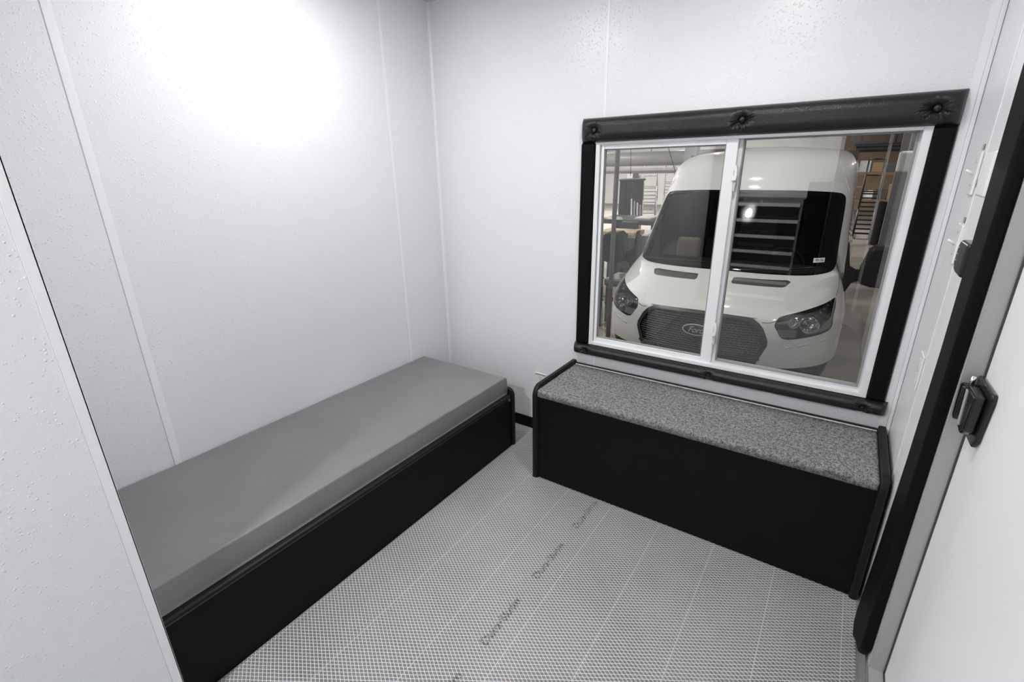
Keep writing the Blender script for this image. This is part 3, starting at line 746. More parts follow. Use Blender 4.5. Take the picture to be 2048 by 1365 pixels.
# lower valance
bm = patch(lambda p: True, [], -1, 1, .30, .664, da=.03, dz=.04, off=-0.03)
mk('lower_valance', bm, M_plas, van, smooth=True)
for sgn in (-1, 1):
    B('sill', (VX+sgn*1.0-0.015, VX+sgn*1.0+0.015, VY+1.75, VY+5.5, VZ+.32, VZ+.70), M_plas, van, bevel=0.01)
# windscreen
ws = patch(lambda p: inpoly(p, WSfull), [WSfull], -.8, .8, 1.32, 2.06, da=.03, dz=.03, off=-0.004, parent=van, name='windscreen', mat=M_wind)
inner = [(a*0.955, 1.695+(z-1.695)*0.955) for a, z in WSfull]
patch(lambda p: inpoly(p, WSfull) and not inpoly(p, inner), [WSfull, inner], -.8, .8, 1.32, 2.06, da=.05, dz=.05, off=-0.010, parent=ws, name='black_border', mat=P('black_glass_border', (0.008, 0.008, 0.008), 0.3))
# date sticker
bm = patch(lambda p: True, [], .497, .597, 1.434, 1.470, da=.02, dz=.02, off=0.002)
stk = mk('sticker', bm, P('white_sticker', (0.75, 0.75, 0.75), 0.5), ws, smooth=True)
pA = SP(.506, 1.462, .004); pB = SP(.590, 1.440, .004); nrm = Sn(.55, 1.45)
ex = (SP(.58, 1.452)-SP(.52, 1.452)).normalized(); ez = nrm.cross(ex); ez = -ez if ez.z < 0 else ez
c_ = SP(.547, 1.452, .0045)
Mx = Matrix.Translation(c_) @ Matrix(((ex.x, ez.x, nrm.x, 0), (ex.y, ez.y, nrm.y, 0), (ex.z, ez.z, nrm.z, 0), (0, 0, 0, 1)))
text_mesh('lettering', '09-26', 0.034, M_line, stk, Mx, extrude=0.0004, align='CENTER')
# wipers
for pts in (((-.56, 1.352), (-.40, 1.372), (-.22, 1.385), (-.05, 1.39)), ((.08, 1.352), (.22, 1.368), (.38, 1.382), (.50, 1.39))):
    T('wiper', [SP(a, z, 0.014) for a, z in pts], 0.007, M_plas, van, 6)
# hood vents
for v_ in VENTS:
    a0 = min(p[0] for p in v_)-.02; a1 = max(p[0] for p in v_)+.02
    vo = patch(lambda p: inpoly(p, v_), [v_], a0, a1, 1.25, 1.33, da=.02, dz=.008, off=-0.006, parent=van, name='hood_vent', mat=P('hood_vent_dark_grey', (0.055, 0.055, 0.055), 0.45))
# grille
patch(lambda p: inpoly(p, GRfull), [GRfull], -.33, .33, .655, 1.10, da=.03, dz=.03, off=-0.045, parent=van, name='grille_backing', mat=P('grille_black', (0.008, 0.008, 0.008), 0.6))
gin = [(a*0.925, .875+(z-.875)*0.88) if z > .7 else (a*.925, z) for a, z in GRfull]
gr = patch(lambda p: inpoly(p, GRfull) and not inpoly(p, gin), [GRfull, gin], -.33, .33, .655, 1.10, da=.03, dz=.03, off=0.004, parent=van, name='grille_frame', mat=P('grille_frame_plastic', (0.035, 0.035, 0.036), 0.35))
bm = bmesh.new()
def gspan(z):
    best = 0
    for i in range(240):
        a = i*0.0014
        if inpoly((a+1e-5, z), gin): best = a
    return best
zz = .69; row = 0; zprev = None
M_gm = P('grille_mesh_plastic', (0.045, 0.045, 0.046), 0.4)
while zz < 1.06:
    s_ = gspan(zz)
    if s_ > 0.05:
        n = 24; pts = [(-s_+2*s_*i/n, zz) for i in range(n+1)]
        tube(bm, [SP(a, z, -0.014) for a, z in pts], 0.0052, 6)
        step = 0.0215; kk = int(s_/step)
        for i in range(-kk, kk+1):
            a = i*step+(step/2 if row % 2 else 0)
            if abs(a) < s_ and zz+.021 < 1.06: tube(bm, [SP(a, zz, -0.016), SP(a+(0.004 if row % 2 else -0.004), zz+.021, -0.016)], 0.0038, 4, cap=False)
    zz += .021; row += 1
mk('grille_mesh', bm, M_gm, van, smooth=True)
T('grille_lower_bar', [SP(-.27+.54*i/20, .735, 0.004) for i in range(21)], 0.012, M_plas, van, 8)
bm = patch(lambda p: True, [], -.24, -.165, .665, .725, da=.02, dz=.02, off=0.008, depth=0.03); mk('tow_cover', bm, M_plas, van)
# badge
bc = SP(0, .925, 0.018)
bm = bmesh.new(); sphere(bm, bc, 1, .112, .016, .047, 40, 16); bdg = mk('badge', bm, P('dark_blue_badge', (0.006, 0.008, 0.015), 0.3, coat=0.4), van, smooth=True)
bm = bmesh.new(); tube(bm, [(bc.x+.113*math.cos(t_), bc.y-0.004, bc.z+.0475*math.sin(t_)) for t_ in [2*math.pi*i/48 for i in range(49)]], 0.006, 8, cap=False); mk('badge_rim', bm, M_silver, bdg, smooth=True)
Mx = Matrix.Translation((bc.x, bc.y-0.0185, bc.z+0.002)) @ Matrix.Rotation(math.pi/2, 4, 'X')
text_mesh('badge_lettering', 'Ford', 0.074, M_silver, bdg, Mx, extrude=0.002, shear=0.35, align='CENTER', spacing=0.92)
# hood shut line
for sg in (-1, 1):
    mk('hood_seam', ribbon([(sg*a, z) for a, z in ((.252,1.046),(.268,1.044),(.284,1.044),(.30,1.048),(.312,1.054),(.322,1.060))], 0.006, 0.0012), M_line, van)
    mk('hood_seam', ribbon([(sg*a, z) for a, z in ((.772,1.19),(.80,1.235),(.815,1.28),(.80,1.33),(.775,1.36),(.76,1.39))], 0.005, 0.0012), M_line, van)
mk('hood_lip', ribbon([(-.225+.45*i/30, 1.088-.012*abs(-.225+.45*i/30)/.225) for i in range(31)], 0.010, 0.006), M_van, van, smooth=True)
# headlamps
for sg, lp in ((1, HLp), (-1, LAMPS[1])):
    a0, a1 = (.29, .80) if sg > 0 else (-.80, -.29)
    hl = patch(lambda p: inpoly(p, lp), [lp], a0, a1, .89, 1.21, da=.03, dz=.03, off=-0.075, parent=van, name='headlamp', mat=P('headlamp_housing', (0.05, 0.05, 0.052), 0.35))
    bmr = patch(lambda p: inpoly(p, lp), [lp], a0, a1, .89, 1.21, da=.06, dz=.06, off=-0.002)
    es = [e for e in bmr.edges if len(e.link_faces) == 1]
    r2 = bmesh.ops.extrude_edge_only(bmr, edges=es)
    for v in [g_ for g_ in r2['geom'] if isinstance(g_, bmesh.types.BMVert)]: v.co.y += 0.07
    old = [f for f in bmr.faces if len(f.verts) == 3]; bmesh.ops.delete(bmr, geom=old, context='FACES')
    mk('lamp_surround', bmr, M_blackgloss, hl)
    patch(lambda p: inpoly(p, lp), [lp], a0, a1, .89, 1.21, da=.04, dz=.04, off=0.001, parent=hl, name='lens', mat=M_lens)
    def bowl(a, z, r, off, nm):
        c = SP(sg*a, z, off); n_ = (Sn(sg*a, z)*0.5+Vector((0, -1, 0.05))).normalized(); q = n_.to_track_quat('Z', 'Y').to_matrix().to_4x4()
        bm = bmesh.new(); prof_ = [(r, .012), (r*.96, .0), (r*.80, -r*.28), (r*.55, -r*.48), (r*.28, -r*.56), (0.12*r, -r*.58)]
        rg = []
        for i in range(28):
            t_ = 2*math.pi*i/28; fl = 1+0.05*(i % 2)
            rg.append([bm.verts.new((rr_*fl*math.cos(t_), rr_*fl*math.sin(t_), h_)) for rr_, h_ in prof_])
        for i in range(28):
            for j in range(len(prof_)-1): bm.faces.new((rg[i][j], rg[(i+1) % 28][j], rg[(i+1) % 28][j+1], rg[i][j+1]))
        bmesh.ops.create_uvsphere(bm, u_segments=14, v_segments=8, radius=r*.28, matrix=Matrix.Translation((0, 0, -r*.30)))
        bm.transform(Matrix.Translation(c) @ q); o_ = mk(nm, bm, M_chrome, hl)
        bm = bmesh.new(); pts_ = [c+q.to_3x3() @ Vector((r*1.02*math.cos(t_), r*1.02*math.sin(t_), .012)) for t_ in [2*math.pi*i/32 for i in range(33)]]
        tube(bm, pts_, 0.004, 6, cap=False); mk('reflector_rim', bm, M_chrome, hl, smooth=True)
    bowl(.545, 1.030, .070, -0.030, 'reflector')
    bowl(.435, 1.050, .040, -0.030, 'reflector')
    patch(lambda p: True, [], *((.345, .46) if sg > 0 else (-.46, -.345)), .930, .995, da=.03, dz=.03, off=-0.02, parent=hl, name='indicator_panel', mat=P('grey_indicator_plastic', (0.16, 0.16, 0.16), 0.4))
    for i in range(5):
        bm = bmesh.new(); sphere(bm, SP(sg*(.60+.035*i), 1.10+.018*i, -0.03), 0.012, 1, .6, .8, 10, 6)
        mk('lamp_bead', bm, M_chrome, hl, smooth=True)
# bumper crease below each headlamp
for sg in (-1, 1):
    mk('bumper_crease', ribbon([(sg*a, z) for a, z in ((.40, .845), (.52, .868), (.66, .89), (.80, .91), (.93, .92))], 0.012, 0.004), M_van, van, smooth=True)
# wheels
def wheel(sg, yy):
    c = (VX+sg*.86, VY+yy, VZ+.345)
    bm = bmesh.new(); prof_ = [(.20, -.105), (.30, -.11), (.335, -.095), (.345, -.06), (.345, .06), (.335, .095), (.30, .11), (.20, .105)]
    rg = []
    for i in range(40):
        t_ = 2*math.pi*i/40; rg.append([bm.verts.new((c[0]+h_, c[1]+r_*math.cos(t_), c[2]+r_*math.sin(t_))) for r_, h_ in prof_])
    for i in range(40):
        for j in range(len(prof_)): bm.faces.new((rg[i][j], rg[(i+1) % 40][j], rg[(i+1) % 40][(j+1) % len(prof_)], rg[i][(j+1) % len(prof_)]))
    wh = mk('wheel', bm, P('tyre_rubber', (0.012, 0.012, 0.012), 0.75), van, smooth=True)
    bm = bmesh.new(); bmesh.ops.create_cone(bm, segments=32, radius1=.205, radius2=.205, depth=.15, cap_ends=True, matrix=Matrix.Translation(c) @ Matrix.Rotation(math.pi/2, 4, 'Y'))
    mk('rim', bm, P('grey_steel_rim', (0.3, 0.3, 0.31), 0.4, metal=0.6), wh)
for sg in (-1, 1):
    wheel(sg, 1.02); wheel(sg, 4.55)
# mirrors
for sg in (-1, 1):
    bm = bmesh.new()
    poly = [(1.10, 1.30), (1.125, 1.265), (1.20, 1.245), (1.30, 1.245), (1.375, 1.27), (1.385, 1.35), (1.375, 1.52), (1.35, 1.585), (1.29, 1.605), (1.18, 1.605), (1.145, 1.58), (1.125, 1.50), (1.10, 1.40)]
    prism(bm, [(VX+sg*x, VZ+z) for x, z in poly], 1, VY+1.00, VY+1.20)
    mi = mk('wing_mirror', bm, M_plas, van, bevel=0.035, seg=5)
    bm = bmesh.new()
    prism(bm, [(VX+sg*x, VZ+z) for x, z in ((1.12, 1.36), (1.02, 1.42), (0.985, 1.62), (0.975, 1.62), (1.00, 1.16), (1.03, 1.18), (1.06, 1.26), (1.12, 1.29))], 1, VY+1.06, VY+1.16)
    mk('mirror_arm', bm, M_plas, mi, bevel=0.01)
    B('mirror_glass', tuple(sorted((VX+sg*1.14, VX+sg*1.36)))+(VY+1.20, VY+1.204, VZ+1.28, VZ+1.57), P('mirror_silver', (0.8, 0.8, 0.8), 0.03, metal=1.0), mi)
    # side window dark pane behind the front pillar
    bm = bmesh.new()
    pts = [(1.55, 1.42), (2.75, 1.42), (2.75, 2.0), (2.05, 2.0)]
    vs_ = [bm.verts.new((VX+sg*(fW(z)+.002), VY+y, VZ+z)) for y, z in pts]; bm.faces.new(vs_)
    mk('side_window', bm, P('dark_side_glass', (0.01, 0.01, 0.01), 0.08), van)
# roof ribs on the crown of the high roof
for sg in (-1, 1):
    mk('roof_crease', ribbon([(sg*a, z) for a, z in ((.80, 2.02), (.72, 2.12), (.66, 2.22), (.62, 2.30), (.60, 2.37), (.60, 2.41))], 0.010, 0.003), M_van, van, smooth=True)
# inside of the cab
bm = patch(lambda p: not inpoly(p, WSfull), [WSfull], -1, 1, 1.20, 2.40, da=.05, dz=.05, off=-0.05)
mk('cab_lining', bm, M_interior, van, smooth=True)
bm = bmesh.new()
prism(bm, [(VY+1.00, VZ+1.0), (VY+1.0, VZ+1.30), (VY+1.25, VZ+1.335), (VY+1.6, VZ+1.30), (VY+1.68, VZ+1.18), (VY+1.6, VZ+1.0)], 0, VX-.84, VX+.84)
mk('dashboard', bm, P('grey_dashboard', (0.045, 0.045, 0.045), 0.6), van, bevel=0.03, seg=4)
B('bulkhead', (VX-.90, VX+.90, VY+2.62, VY+2.66, VZ+.5, VZ+2.42), P('dark_bulkhead', (0.085, 0.075, 0.066), 0.6), van)
for z in (1.34, 1.505, 1.685, 1.87):  # added bars imitating light shelf edges reflected in the windscreen
    bm = bmesh.new(); prism(bm, [(VY+2.62, VZ+z-.025), (VY+2.585, VZ+z-.010), (VY+2.585, VZ+z+.010), (VY+2.62, VZ+z+.025)], 0, VX-.32, VX+.45); mk('reflection_bar', bm, M_reflbar, van, bevel=0.004)
def blk(name, x0, x1, y0, y1, z0, z1, mat, parent, bev=0.04, lean=0.0):
    bm = bmesh.new(); vs_ = box(bm, VX+x0, VX+x1, VY+y0, VY+y1, VZ+z0, VZ+z1)
    for v in vs_[4:]: v.co.y += lean
    return mk(name, bm, mat, parent, bevel=bev, seg=5)
st_ = blk('seat', .27, .74, 1.95, 2.07, 1.02, 1.70, M_seat, van, 0.05, .16)
blk('headrest', .52, .80, 2.12, 2.24, 1.74, 1.97, M_seat, st_, 0.05, .04)
blk('seat_cushion', .27, .74, 1.50, 2.0, .90, 1.05, M_seat, st_)
st2 = blk('seat', -.48, -.12, 2.05, 2.17, 1.02, 1.93, M_seat, van, 0.05, .16)
blk('seat_cushion', -.48, -.12, 1.60, 2.1, .90, 1.05, M_seat, st2)
st3 = blk('tan_patch', -.585, -.335, 1.22, 1.30, 1.335, 1.56, M_tan, van, 0.06, .02); tag(st3, 'tan rounded shape added for a tan patch in the windscreen')  # made-up shape standing in for a tan patch in the windscreen
bm = bmesh.new(); tube(bm, [Vector((VX+.45, VY+1.52, VZ+1.30))+Vector((.19*math.cos(t_), .10*math.sin(t_), .155*math.sin(t_))) for t_ in [2*math.pi*i/32 for i in range(33)]], 0.014, 8, cap=False)
mk('steering_wheel', bm, M_seat, van, smooth=True)
bm = bmesh.new(); sphere(bm, SP(0.03, 2.0, -0.10), 0.10, 1, .3, .45); mk('rear_view_mirror', bm, M_seat, van, smooth=True)

# ------------------------------------------------------------------ the workshop
M_conc = noise_mat('polished_workshop_concrete', (0.17, 0.155, 0.135), (0.23, 0.21, 0.185), 0.8, 0.55, 0.1, 6, spec=0.35)
struct(B('floor_workshop', (-16, 12, 0.06, 30, GZ-0.1, GZ), M_conc))
struct(B('wall_workshop_back', (-16, 12, 30, 30.2, GZ, 5.6), noise_mat('pale_workshop_wall', (0.62, 0.62, 0.61), (0.68, 0.68, 0.67), 1.0, 0.8)))
struct(B('wall_workshop_rear_right', (1.0, 11.99, 29.6, 29.99, GZ, 5.59), noise_mat('brown_workshop_cladding', (0.20, 0.145, 0.10), (0.30, 0.22, 0.15), 0.9, 0.8)))
struct(B('wall_workshop_left', (-16.2, -16, 0, 30, GZ, 5.6), P('pale_workshop_side', (0.5, 0.5, 0.5), 0.8)))
struct(B('wall_workshop_right', (12, 12.2, 0, 30, GZ, 5.6), P('brown_workshop_side', (0.16, 0.12, 0.09), 0.8)))
struct(B('ceiling_workshop', (-16, 12, 0.06, 30, 5.6, 5.8), P('dark_workshop_roof', (0.10, 0.09, 0.08), 0.8)))
M_dkg = P('dark_grey_metal', (0.07, 0.07, 0.072), 0.5); M_mdg = P('mid_grey_metal', (0.19, 0.19, 0.195), 0.45)
M_ltg = P('light_grey_metal', (0.42, 0.42, 0.43), 0.4); M_wht = P('white_sheet', (0.78, 0.78, 0.78), 0.5)
M_blk = P('black_painted_steel', (0.012, 0.012, 0.012), 0.45); M_brn = P('brown_cardboard', (0.26, 0.18, 0.115), 0.8); M_wood = P('pale_tan_wood', (0.50, 0.38, 0.25), 0.6)
def F(px0, px1, py0, py1, Y, dp, name, mat, parent=None, bev=0.0):
    """a box standing in the workshop at distance Y"""
    a = at(px0, (py0+py1)/2, Y); b = at(px1, (py0+py1)/2, Y); c = at((px0+px1)/2, py0, Y); d = at((px0+px1)/2, py1, Y)
    return B(name, (min(a[0], b[0]), max(a[0], b[0]), Y, Y+dp, min(c[2], d[2]), max(c[2], d[2])), mat, parent, bevel=bev)
def dims(px0, px1, py0, py1, Y):
    a = at(px0, (py0+py1)/2, Y); b = at(px1, (py0+py1)/2, Y); c = at((px0+px1)/2, py0, Y); d = at((px0+px1)/2, py1, Y)
    return a[0], b[0], d[2], c[2]
# high bay lamps
def highbay(x, y, z, label, power=HIGHBAY):
    t = empty('high_bay_lamp', (x, y, z), label, 'lamp', 'high bay lamps of the workshop')
    bm = bmesh.new(); prof_ = [(.05, .22), (.07, .10), (.15, .03), (.19, -.04), (.18, -.04), (.14, .02), (.05, .06)]
    rg = []
    for i in range(28):
        t_ = 2*math.pi*i/28; rg.append([bm.verts.new((x+r_*math.cos(t_), y+r_*math.sin(t_), z+h_)) for r_, h_ in prof_])
    for i in range(28):
        for j in range(len(prof_)-1): bm.faces.new((rg[i][j], rg[(i+1) % 28][j], rg[(i+1) % 28][j+1], rg[i][j+1]))
    mk('reflector', bm, M_ltg, t, smooth=True)
    bm = bmesh.new(); bmesh.ops.create_cone(bm, segments=28, radius1=.07, radius2=.07, depth=.02, cap_ends=True, matrix=Matrix.Translation((x, y, z-.005))); mk('lamp_face', bm, M_highbayface, t)
    T('hanger', [(x, y, z+.2), (x, y, 5.6)], 0.008, M_dkg, t, 6)
    lamp_light('high_bay_light', (0, 0, -0.05), 0.07, power, (1.0, 0.96, 0.90), t)
highbay(.66, 3.62, 3.9, 'high bay lamp hanging above the van windscreen', HIGHBAY*0.12)
for x, y, pw in ((-4.5, 2.6, 1), (-1.9, 1.0, 2.4), (4.6, 2.6, 0.5), (3.6, 0.9, 0.6), (-4.5, 7.5, 4), (4.8, 9.5, 1.5), (-8.5, 13.5, 7), (-3, 19, 14), (-9, 22, 16), (6.0, 18, 4)):
    highbay(x, y, 4.3, 'high bay lamp hanging from the dark workshop roof', HIGHBAY*pw)
# grey post just outside
pp = at(1224, 500, 1.5)
post = empty('steel_post', (0.402, 1.5, GZ), 'slender grey steel post standing outside beside the left of the van', 'post')
T('tube', [(0.413, 1.5, GZ), (0.413, 1.5, 3.2)], 0.018, M_mdg, post, 20)
B('foot_plate', (0.33, 0.474, 1.43, 1.57, GZ, GZ+0.012), M_mdg, post); B('head_plate', (0.33, 0.474, 1.43, 1.57, 3.2, 3.212), M_mdg, post)
# duct and beams (left)
def duct(px0, px1, py, Y, r, name, label, mat):
    a = at(px0, py, Y); b = at(px1, py, Y)
    o = T(name, [(a[0]-2, Y, a[2]), (b[0], Y, a[2])], r, mat, None, 24); return tag(o, label, 'duct')
du = empty('air_duct', (-3.0, 12, at(1290, 318, 12)[2]), 'fat pale round air duct running high across the far wall at left', 'duct')
zd = at(1290, 318, 12)[2]
T('duct_pipe', [(-9, 12, zd), (0.4, 12, zd)], 0.19, M_ltg, du, 24)
for x in (-6.2, -4.4, -3.0, -1.9): T('duct_hanger', [(x, 12, zd+.17), (x, 12, 5.6)], 0.010, M_dkg, du, 6)
d_ = dims(1225, 1385, 336, 347, 13.0)
bmn = B('white_beam', (-9, 0.8, 13.0, 13.25, d_[2], d_[3]), M_wht, None); tag(bmn, 'long white beam below the pale air duct', 'beam')
B('beam_post', (-8.6, -8.4, 13.0, 13.25, GZ, d_[2]), M_wht, bmn); B('beam_post', (.4, .6, 13.0, 13.25, GZ, d_[2]), M_wht, bmn)
col = empty('steel_column', (-1.55, 10.5, GZ), 'broad blue grey building column left of the van roof', 'column')
d_ = dims(1368, 1392, 290, 345, 10.5)
B('shaft', (d_[0], d_[1], 10.5, 10.8, GZ, 5.6), P('blue_grey_paint', (0.30, 0.315, 0.34), 0.5), col)
# doorway and notice on the far wall
a = F(1265, 1277, 346, 358, 29.5, .06, 'window_opening', M_dkg); tag(a, 'dark square opening in the far pale wall', 'opening')
a = F(1254, 1265, 346, 372, 29.4, .06, 'wall_panel', M_wht); tag(a, 'bright white panel on the far wall beside a dark opening', 'panel')
# rolling ladders
def rolling_ladder(cx, Y, wd, top, mat, label, ang=0.0, rail=0.85, steps=9, tk=0.8):
    """cx: left x; Y: front (foot of the steps); the platform is at the back"""
    t = empty('rolling_ladder', (cx+wd/2, Y, GZ), label, 'rolling ladder')
    dep = 0.55*(top-GZ)/1.6+.3; zt = top-rail
    for x in (cx, cx+wd):
        T('stringer', [(x, Y, GZ+.05), (x, Y+dep, zt)], 0.040*tk, mat, t, 8)
        T('rear_leg', [(x, Y+dep+.35, GZ+.05), (x, Y+dep+.35, zt)], 0.030*tk, mat, t, 8)
        T('handrail', [(x, Y+.12, GZ+.95), (x, Y+dep, top), (x, Y+dep+.35, top), (x, Y+dep+.35, zt)], 0.028*tk, mat, t, 8)
        T('mid_rail', [(x, Y+.3, GZ+.9), (x, Y+dep, zt+rail*.5), (x, Y+dep+.35, zt+rail*.5)], 0.022*tk, mat, t, 6)
        T('base_rail', [(x, Y, GZ+.06), (x, Y+dep+.35, GZ+.06)], 0.022*tk, mat, t, 8)
        T('brace', [(x, Y+.35, GZ+.3), (x, Y+dep+.35, zt-.3)], 0.020*tk, mat, t, 6)
    for i in range(steps):
        f = (i+1)/(steps+.5); z = GZ+.05+(zt-GZ-.05)*f; y = Y+dep*f
        B('step', (cx, cx+wd, y-.02, y+.12, z-.03*tk, z+.020*tk), mat, t)
    B('platform', (cx, cx+wd, Y+dep, Y+dep+.36, zt-.02, zt+.01), mat, t)
    for z in (top, zt+rail*.5): T('guard_rail', [(cx, Y+dep+.35, z), (cx+wd, Y+dep+.35, z)], 0.028*tk, mat, t, 8)
    for x in (cx, cx+wd):
        for y in (Y+.05, Y+dep+.3):
            bm = bmesh.new(); sphere(bm, (x, y, GZ+.045), .045, .5, 1, 1, 12, 8); mk('caster', bm, M_blk, t, smooth=True)
    return t
for a_, b_, v_, Y_, mt_l, lb_, rl_, st_n, tw in (
        (1292, 1319, 331, 19.5, P('grey_ladder_steel', (0.13, 0.13, 0.135), 0.45), 'tall grey rolling ladder standing left of the van in the workshop', 0.9, 9, 0.36),
        (1334, 1352, 328, 24.0, P('grey_ladder_steel', (0.13, 0.13, 0.135), 0.45), 'second grey rolling ladder farther off, partly behind the van roof edge', 0.9, 9, 0.32),
        (1738, 1775, 318, 17.0, M_blk, 'black rolling ladder standing right of the van', 1.0, 10, -0.02)):
    l0 = at(a_, v_, Y_); l1 = at(b_, v_, Y_); rr_l = rolling_ladder(l0[0], Y_, l1[0]-l0[0], l0[2], mt_l, lb_, rail=rl_, steps=st_n)
    rr_l.rotation_euler[2] = tw
# left: machines, tables and seats
a = empty('tall_cabinet', (-2.2, 7.6, GZ), 'tall dark grey cabinet standing left of the grey rolling ladder', 'cabinet')
d_ = dims(1237, 1265, 360, 445, 7.6)
B('body', (d_[0], d_[1], 7.6, 8.2, GZ, d_[3]), M_dkg, a, bevel=.02); B('top_roll', (d_[0]-.01, d_[1]+.03, 7.58, 8.22, d_[3]-.03, d_[3]+.02), M_dkg, a, bevel=.02)
B('door_gap', ((d_[0]+d_[1])/2-.004, (d_[0]+d_[1])/2+.004, 7.595, 7.6, GZ+.05, d_[3]-.05), M_blk, a)
for i in range(4):
    p0 = at(1252+i*6, 400+i*4, 7.2); p1 = at(1262+i*5, 438, 7.0)
    o = T('leaning_tube', [(p0[0], 7.5, p0[2]), (p1[0]+.12, 6.9, GZ)], 0.018, M_mdg if i % 2 else M_ltg, None, 8)
    tag(o, 'slim metal tube leaning against the tall dark cabinet', 'tube', 'tubes leaning on the dark cabinet')
a = empty('covered_machine', (-2.1, 8.2, GZ), 'dark horizontal machine body on crossed legs between cabinet and ladder', 'machine')
p0 = at(1268, 393, 8.35); p1 = at(1277, 391, 8.35)
T('barrel', [(p0[0], 8.4, p0[2]), (p1[0], 8.4, p0[2])], 0.13, M_dkg, a, 20)
T('leg', [(p0[0], 8.4, p0[2]-.1), (p1[0], 8.4, GZ)], 0.02, M_dkg, a, 8); T('leg', [(p1[0], 8.4, p0[2]-.1), (p0[0], 8.4, GZ)], 0.02, M_dkg, a, 8)
T('leg', [(p0[0], 8.85, p0[2]-.1), (p0[0], 8.85, GZ)], 0.02, M_dkg, a, 8)
def table(px0, px1, py, Y, dp, label, mat, thick=.05):
    d_ = dims(px0, px1, py-2, py+2, Y); t = empty('work_table', ((d_[0]+d_[1])/2, Y, GZ), label, 'table')
    z = d_[3]; B('table_top', (d_[0], d_[1], Y, Y+dp, z-thick, z), mat, t, bevel=.01)
    for x in (d_[0]+.05, d_[1]-.05):
        for y in (Y+.06, Y+dp-.06): B('leg', (x-.025, x+.025, y-.025, y+.025, GZ, z-thick), M_dkg, t)
    return z
z_t = table(1195, 1310, 442, 6.2, .9, 'low dark work table left of the van', M_dkg, .08)
d_ = dims(1262, 1300, 438, 447, 6.2)
tag(B('sunlit_floor_slab', (d_[0], d_[1]-.05, 6.35, 6.95, z_t+.001, z_t+.03), M_wht, None, bevel=.004), 'white slab standing in for sunlit floor beyond the low dark work table', 'stand-in')  # white slab added to imitate a sunlit strip of workshop floor
table(1195, 1268, 466, 4.4, .42, 'narrow table with a tan wooden top beside the grey post', M_wood, .06)
d_ = dims(1251, 1292, 467, 478, 5.0); t = empty('sunlit_floor_block', ((d_[0]+d_[1])/2, 5.0, GZ), 'white topped block standing in for sunlit floor left of the van', 'crate')  # added block, its white top imitates another sunlit strip of floor
B('lid', (d_[0]-.03, d_[1]+.03, 4.97, 5.53, d_[3]-.03, d_[3]), M_wht, t, bevel=.005); B('body', (d_[0], d_[1], 5.0, 5.5, GZ, d_[3]-.03), M_mdg, t)
def chair(px0, px1, py0, py1, Y, label):
    d_ = dims(px0, px1, py0, py1, Y); t = empty('shop_chair', ((d_[0]+d_[1])/2, Y, GZ), label, 'chair')
    xm = (d_[0]+d_[1])/2; wd = max(d_[1]-d_[0], .3); zt = d_[3]
    B('backrest', (xm-wd/2, xm+wd/2, Y, Y+.08, zt-.45, zt), M_dkg, t, bevel=.035, seg=4)
    B('seat', (xm-wd/2, xm+wd/2, Y-.45, Y+.02, zt-.58, zt-.48), M_dkg, t, bevel=.03, seg=3)
    T('post', [(xm, Y-.2, zt-.55), (xm, Y-.2, GZ+.08)], .03, M_blk, t, 10)
    for q in range(5):
        t_ = 2*math.pi*q/5; T('foot', [(xm, Y-.2, GZ+.10), (xm+.26*math.cos(t_), Y-.2+.26*math.sin(t_), GZ+.03)], .016, M_blk, t, 6)
        bm = bmesh.new(); sphere(bm, (xm+.26*math.cos(t_), Y-.2+.26*math.sin(t_), GZ+.028), .028, .6, 1, 1, 8, 6); mk('caster', bm, M_blk, t, smooth=True)
chair(1244, 1272, 443, 465, 6.05, 'dark round backed chair behind the tan table top')
chair(1247, 1270, 472, 560, 3.95, 'dark padded chair beside the left mirror of the van')
t = empty('equipment_cart', (-1.9, 5.6, GZ), 'dark equipment cart with shelves left of the grey post', 'cart')
d_ = dims(1196, 1214, 490, 600, 5.6); x0, x1 = d_[0]-.5, d_[1]
for z in (GZ+.12, GZ+.5, GZ+.86): B('shelf', (x0, x1, 5.0, 5.5, z, z+.03), M_dkg, t)
for x in (x0+.02, x1-.02):
    for y in (5.02, 5.48): T('upright', [(x, y, GZ), (x, y, GZ+.885)], .014, M_mdg, t, 8)
for x, c_m, nm in ((x1-.16, M_brn, 'cardboard_box'), (x1-.42, M_mdg, 'tool_box')):
    tag(B(nm, (x-.1, x+.1, 5.08, 5.4, GZ+.89, GZ+1.08), c_m, None, bevel=.008), '%s standing on the dark equipment cart' % ('brown cardboard box' if c_m is M_brn else 'grey tool box'), 'box')
# slanted sheet and rack at far left
t = empty('storage_rack', (-3.4, 7.8, GZ), 'grey rack with a slanted sheet at the far left of the window view', 'rack')
for x in (-3.9, -2.75):
    for y in (7.8, 8.3): T('upright', [(x, y, GZ), (x, y, 1.35)], .03, M_mdg, t, 8)
for z in (-.2, .4, 1.0): B('shelf', (-3.95, -2.7, 7.78, 8.32, z, z+.04), M_mdg, t)
tag(B('grey_bin', (-3.5, -3.1, 7.85, 8.2, 1.041, 1.25), M_ltg, None, bevel=.02), 'pale grey bin on the top shelf of the far left rack', 'bin')
tag(B('grey_bin', (-3.3, -2.9, 7.85, 8.2, .441, .75), M_mdg, None, bevel=.02), 'dark grey bin on the middle shelf of the far left rack', 'bin')
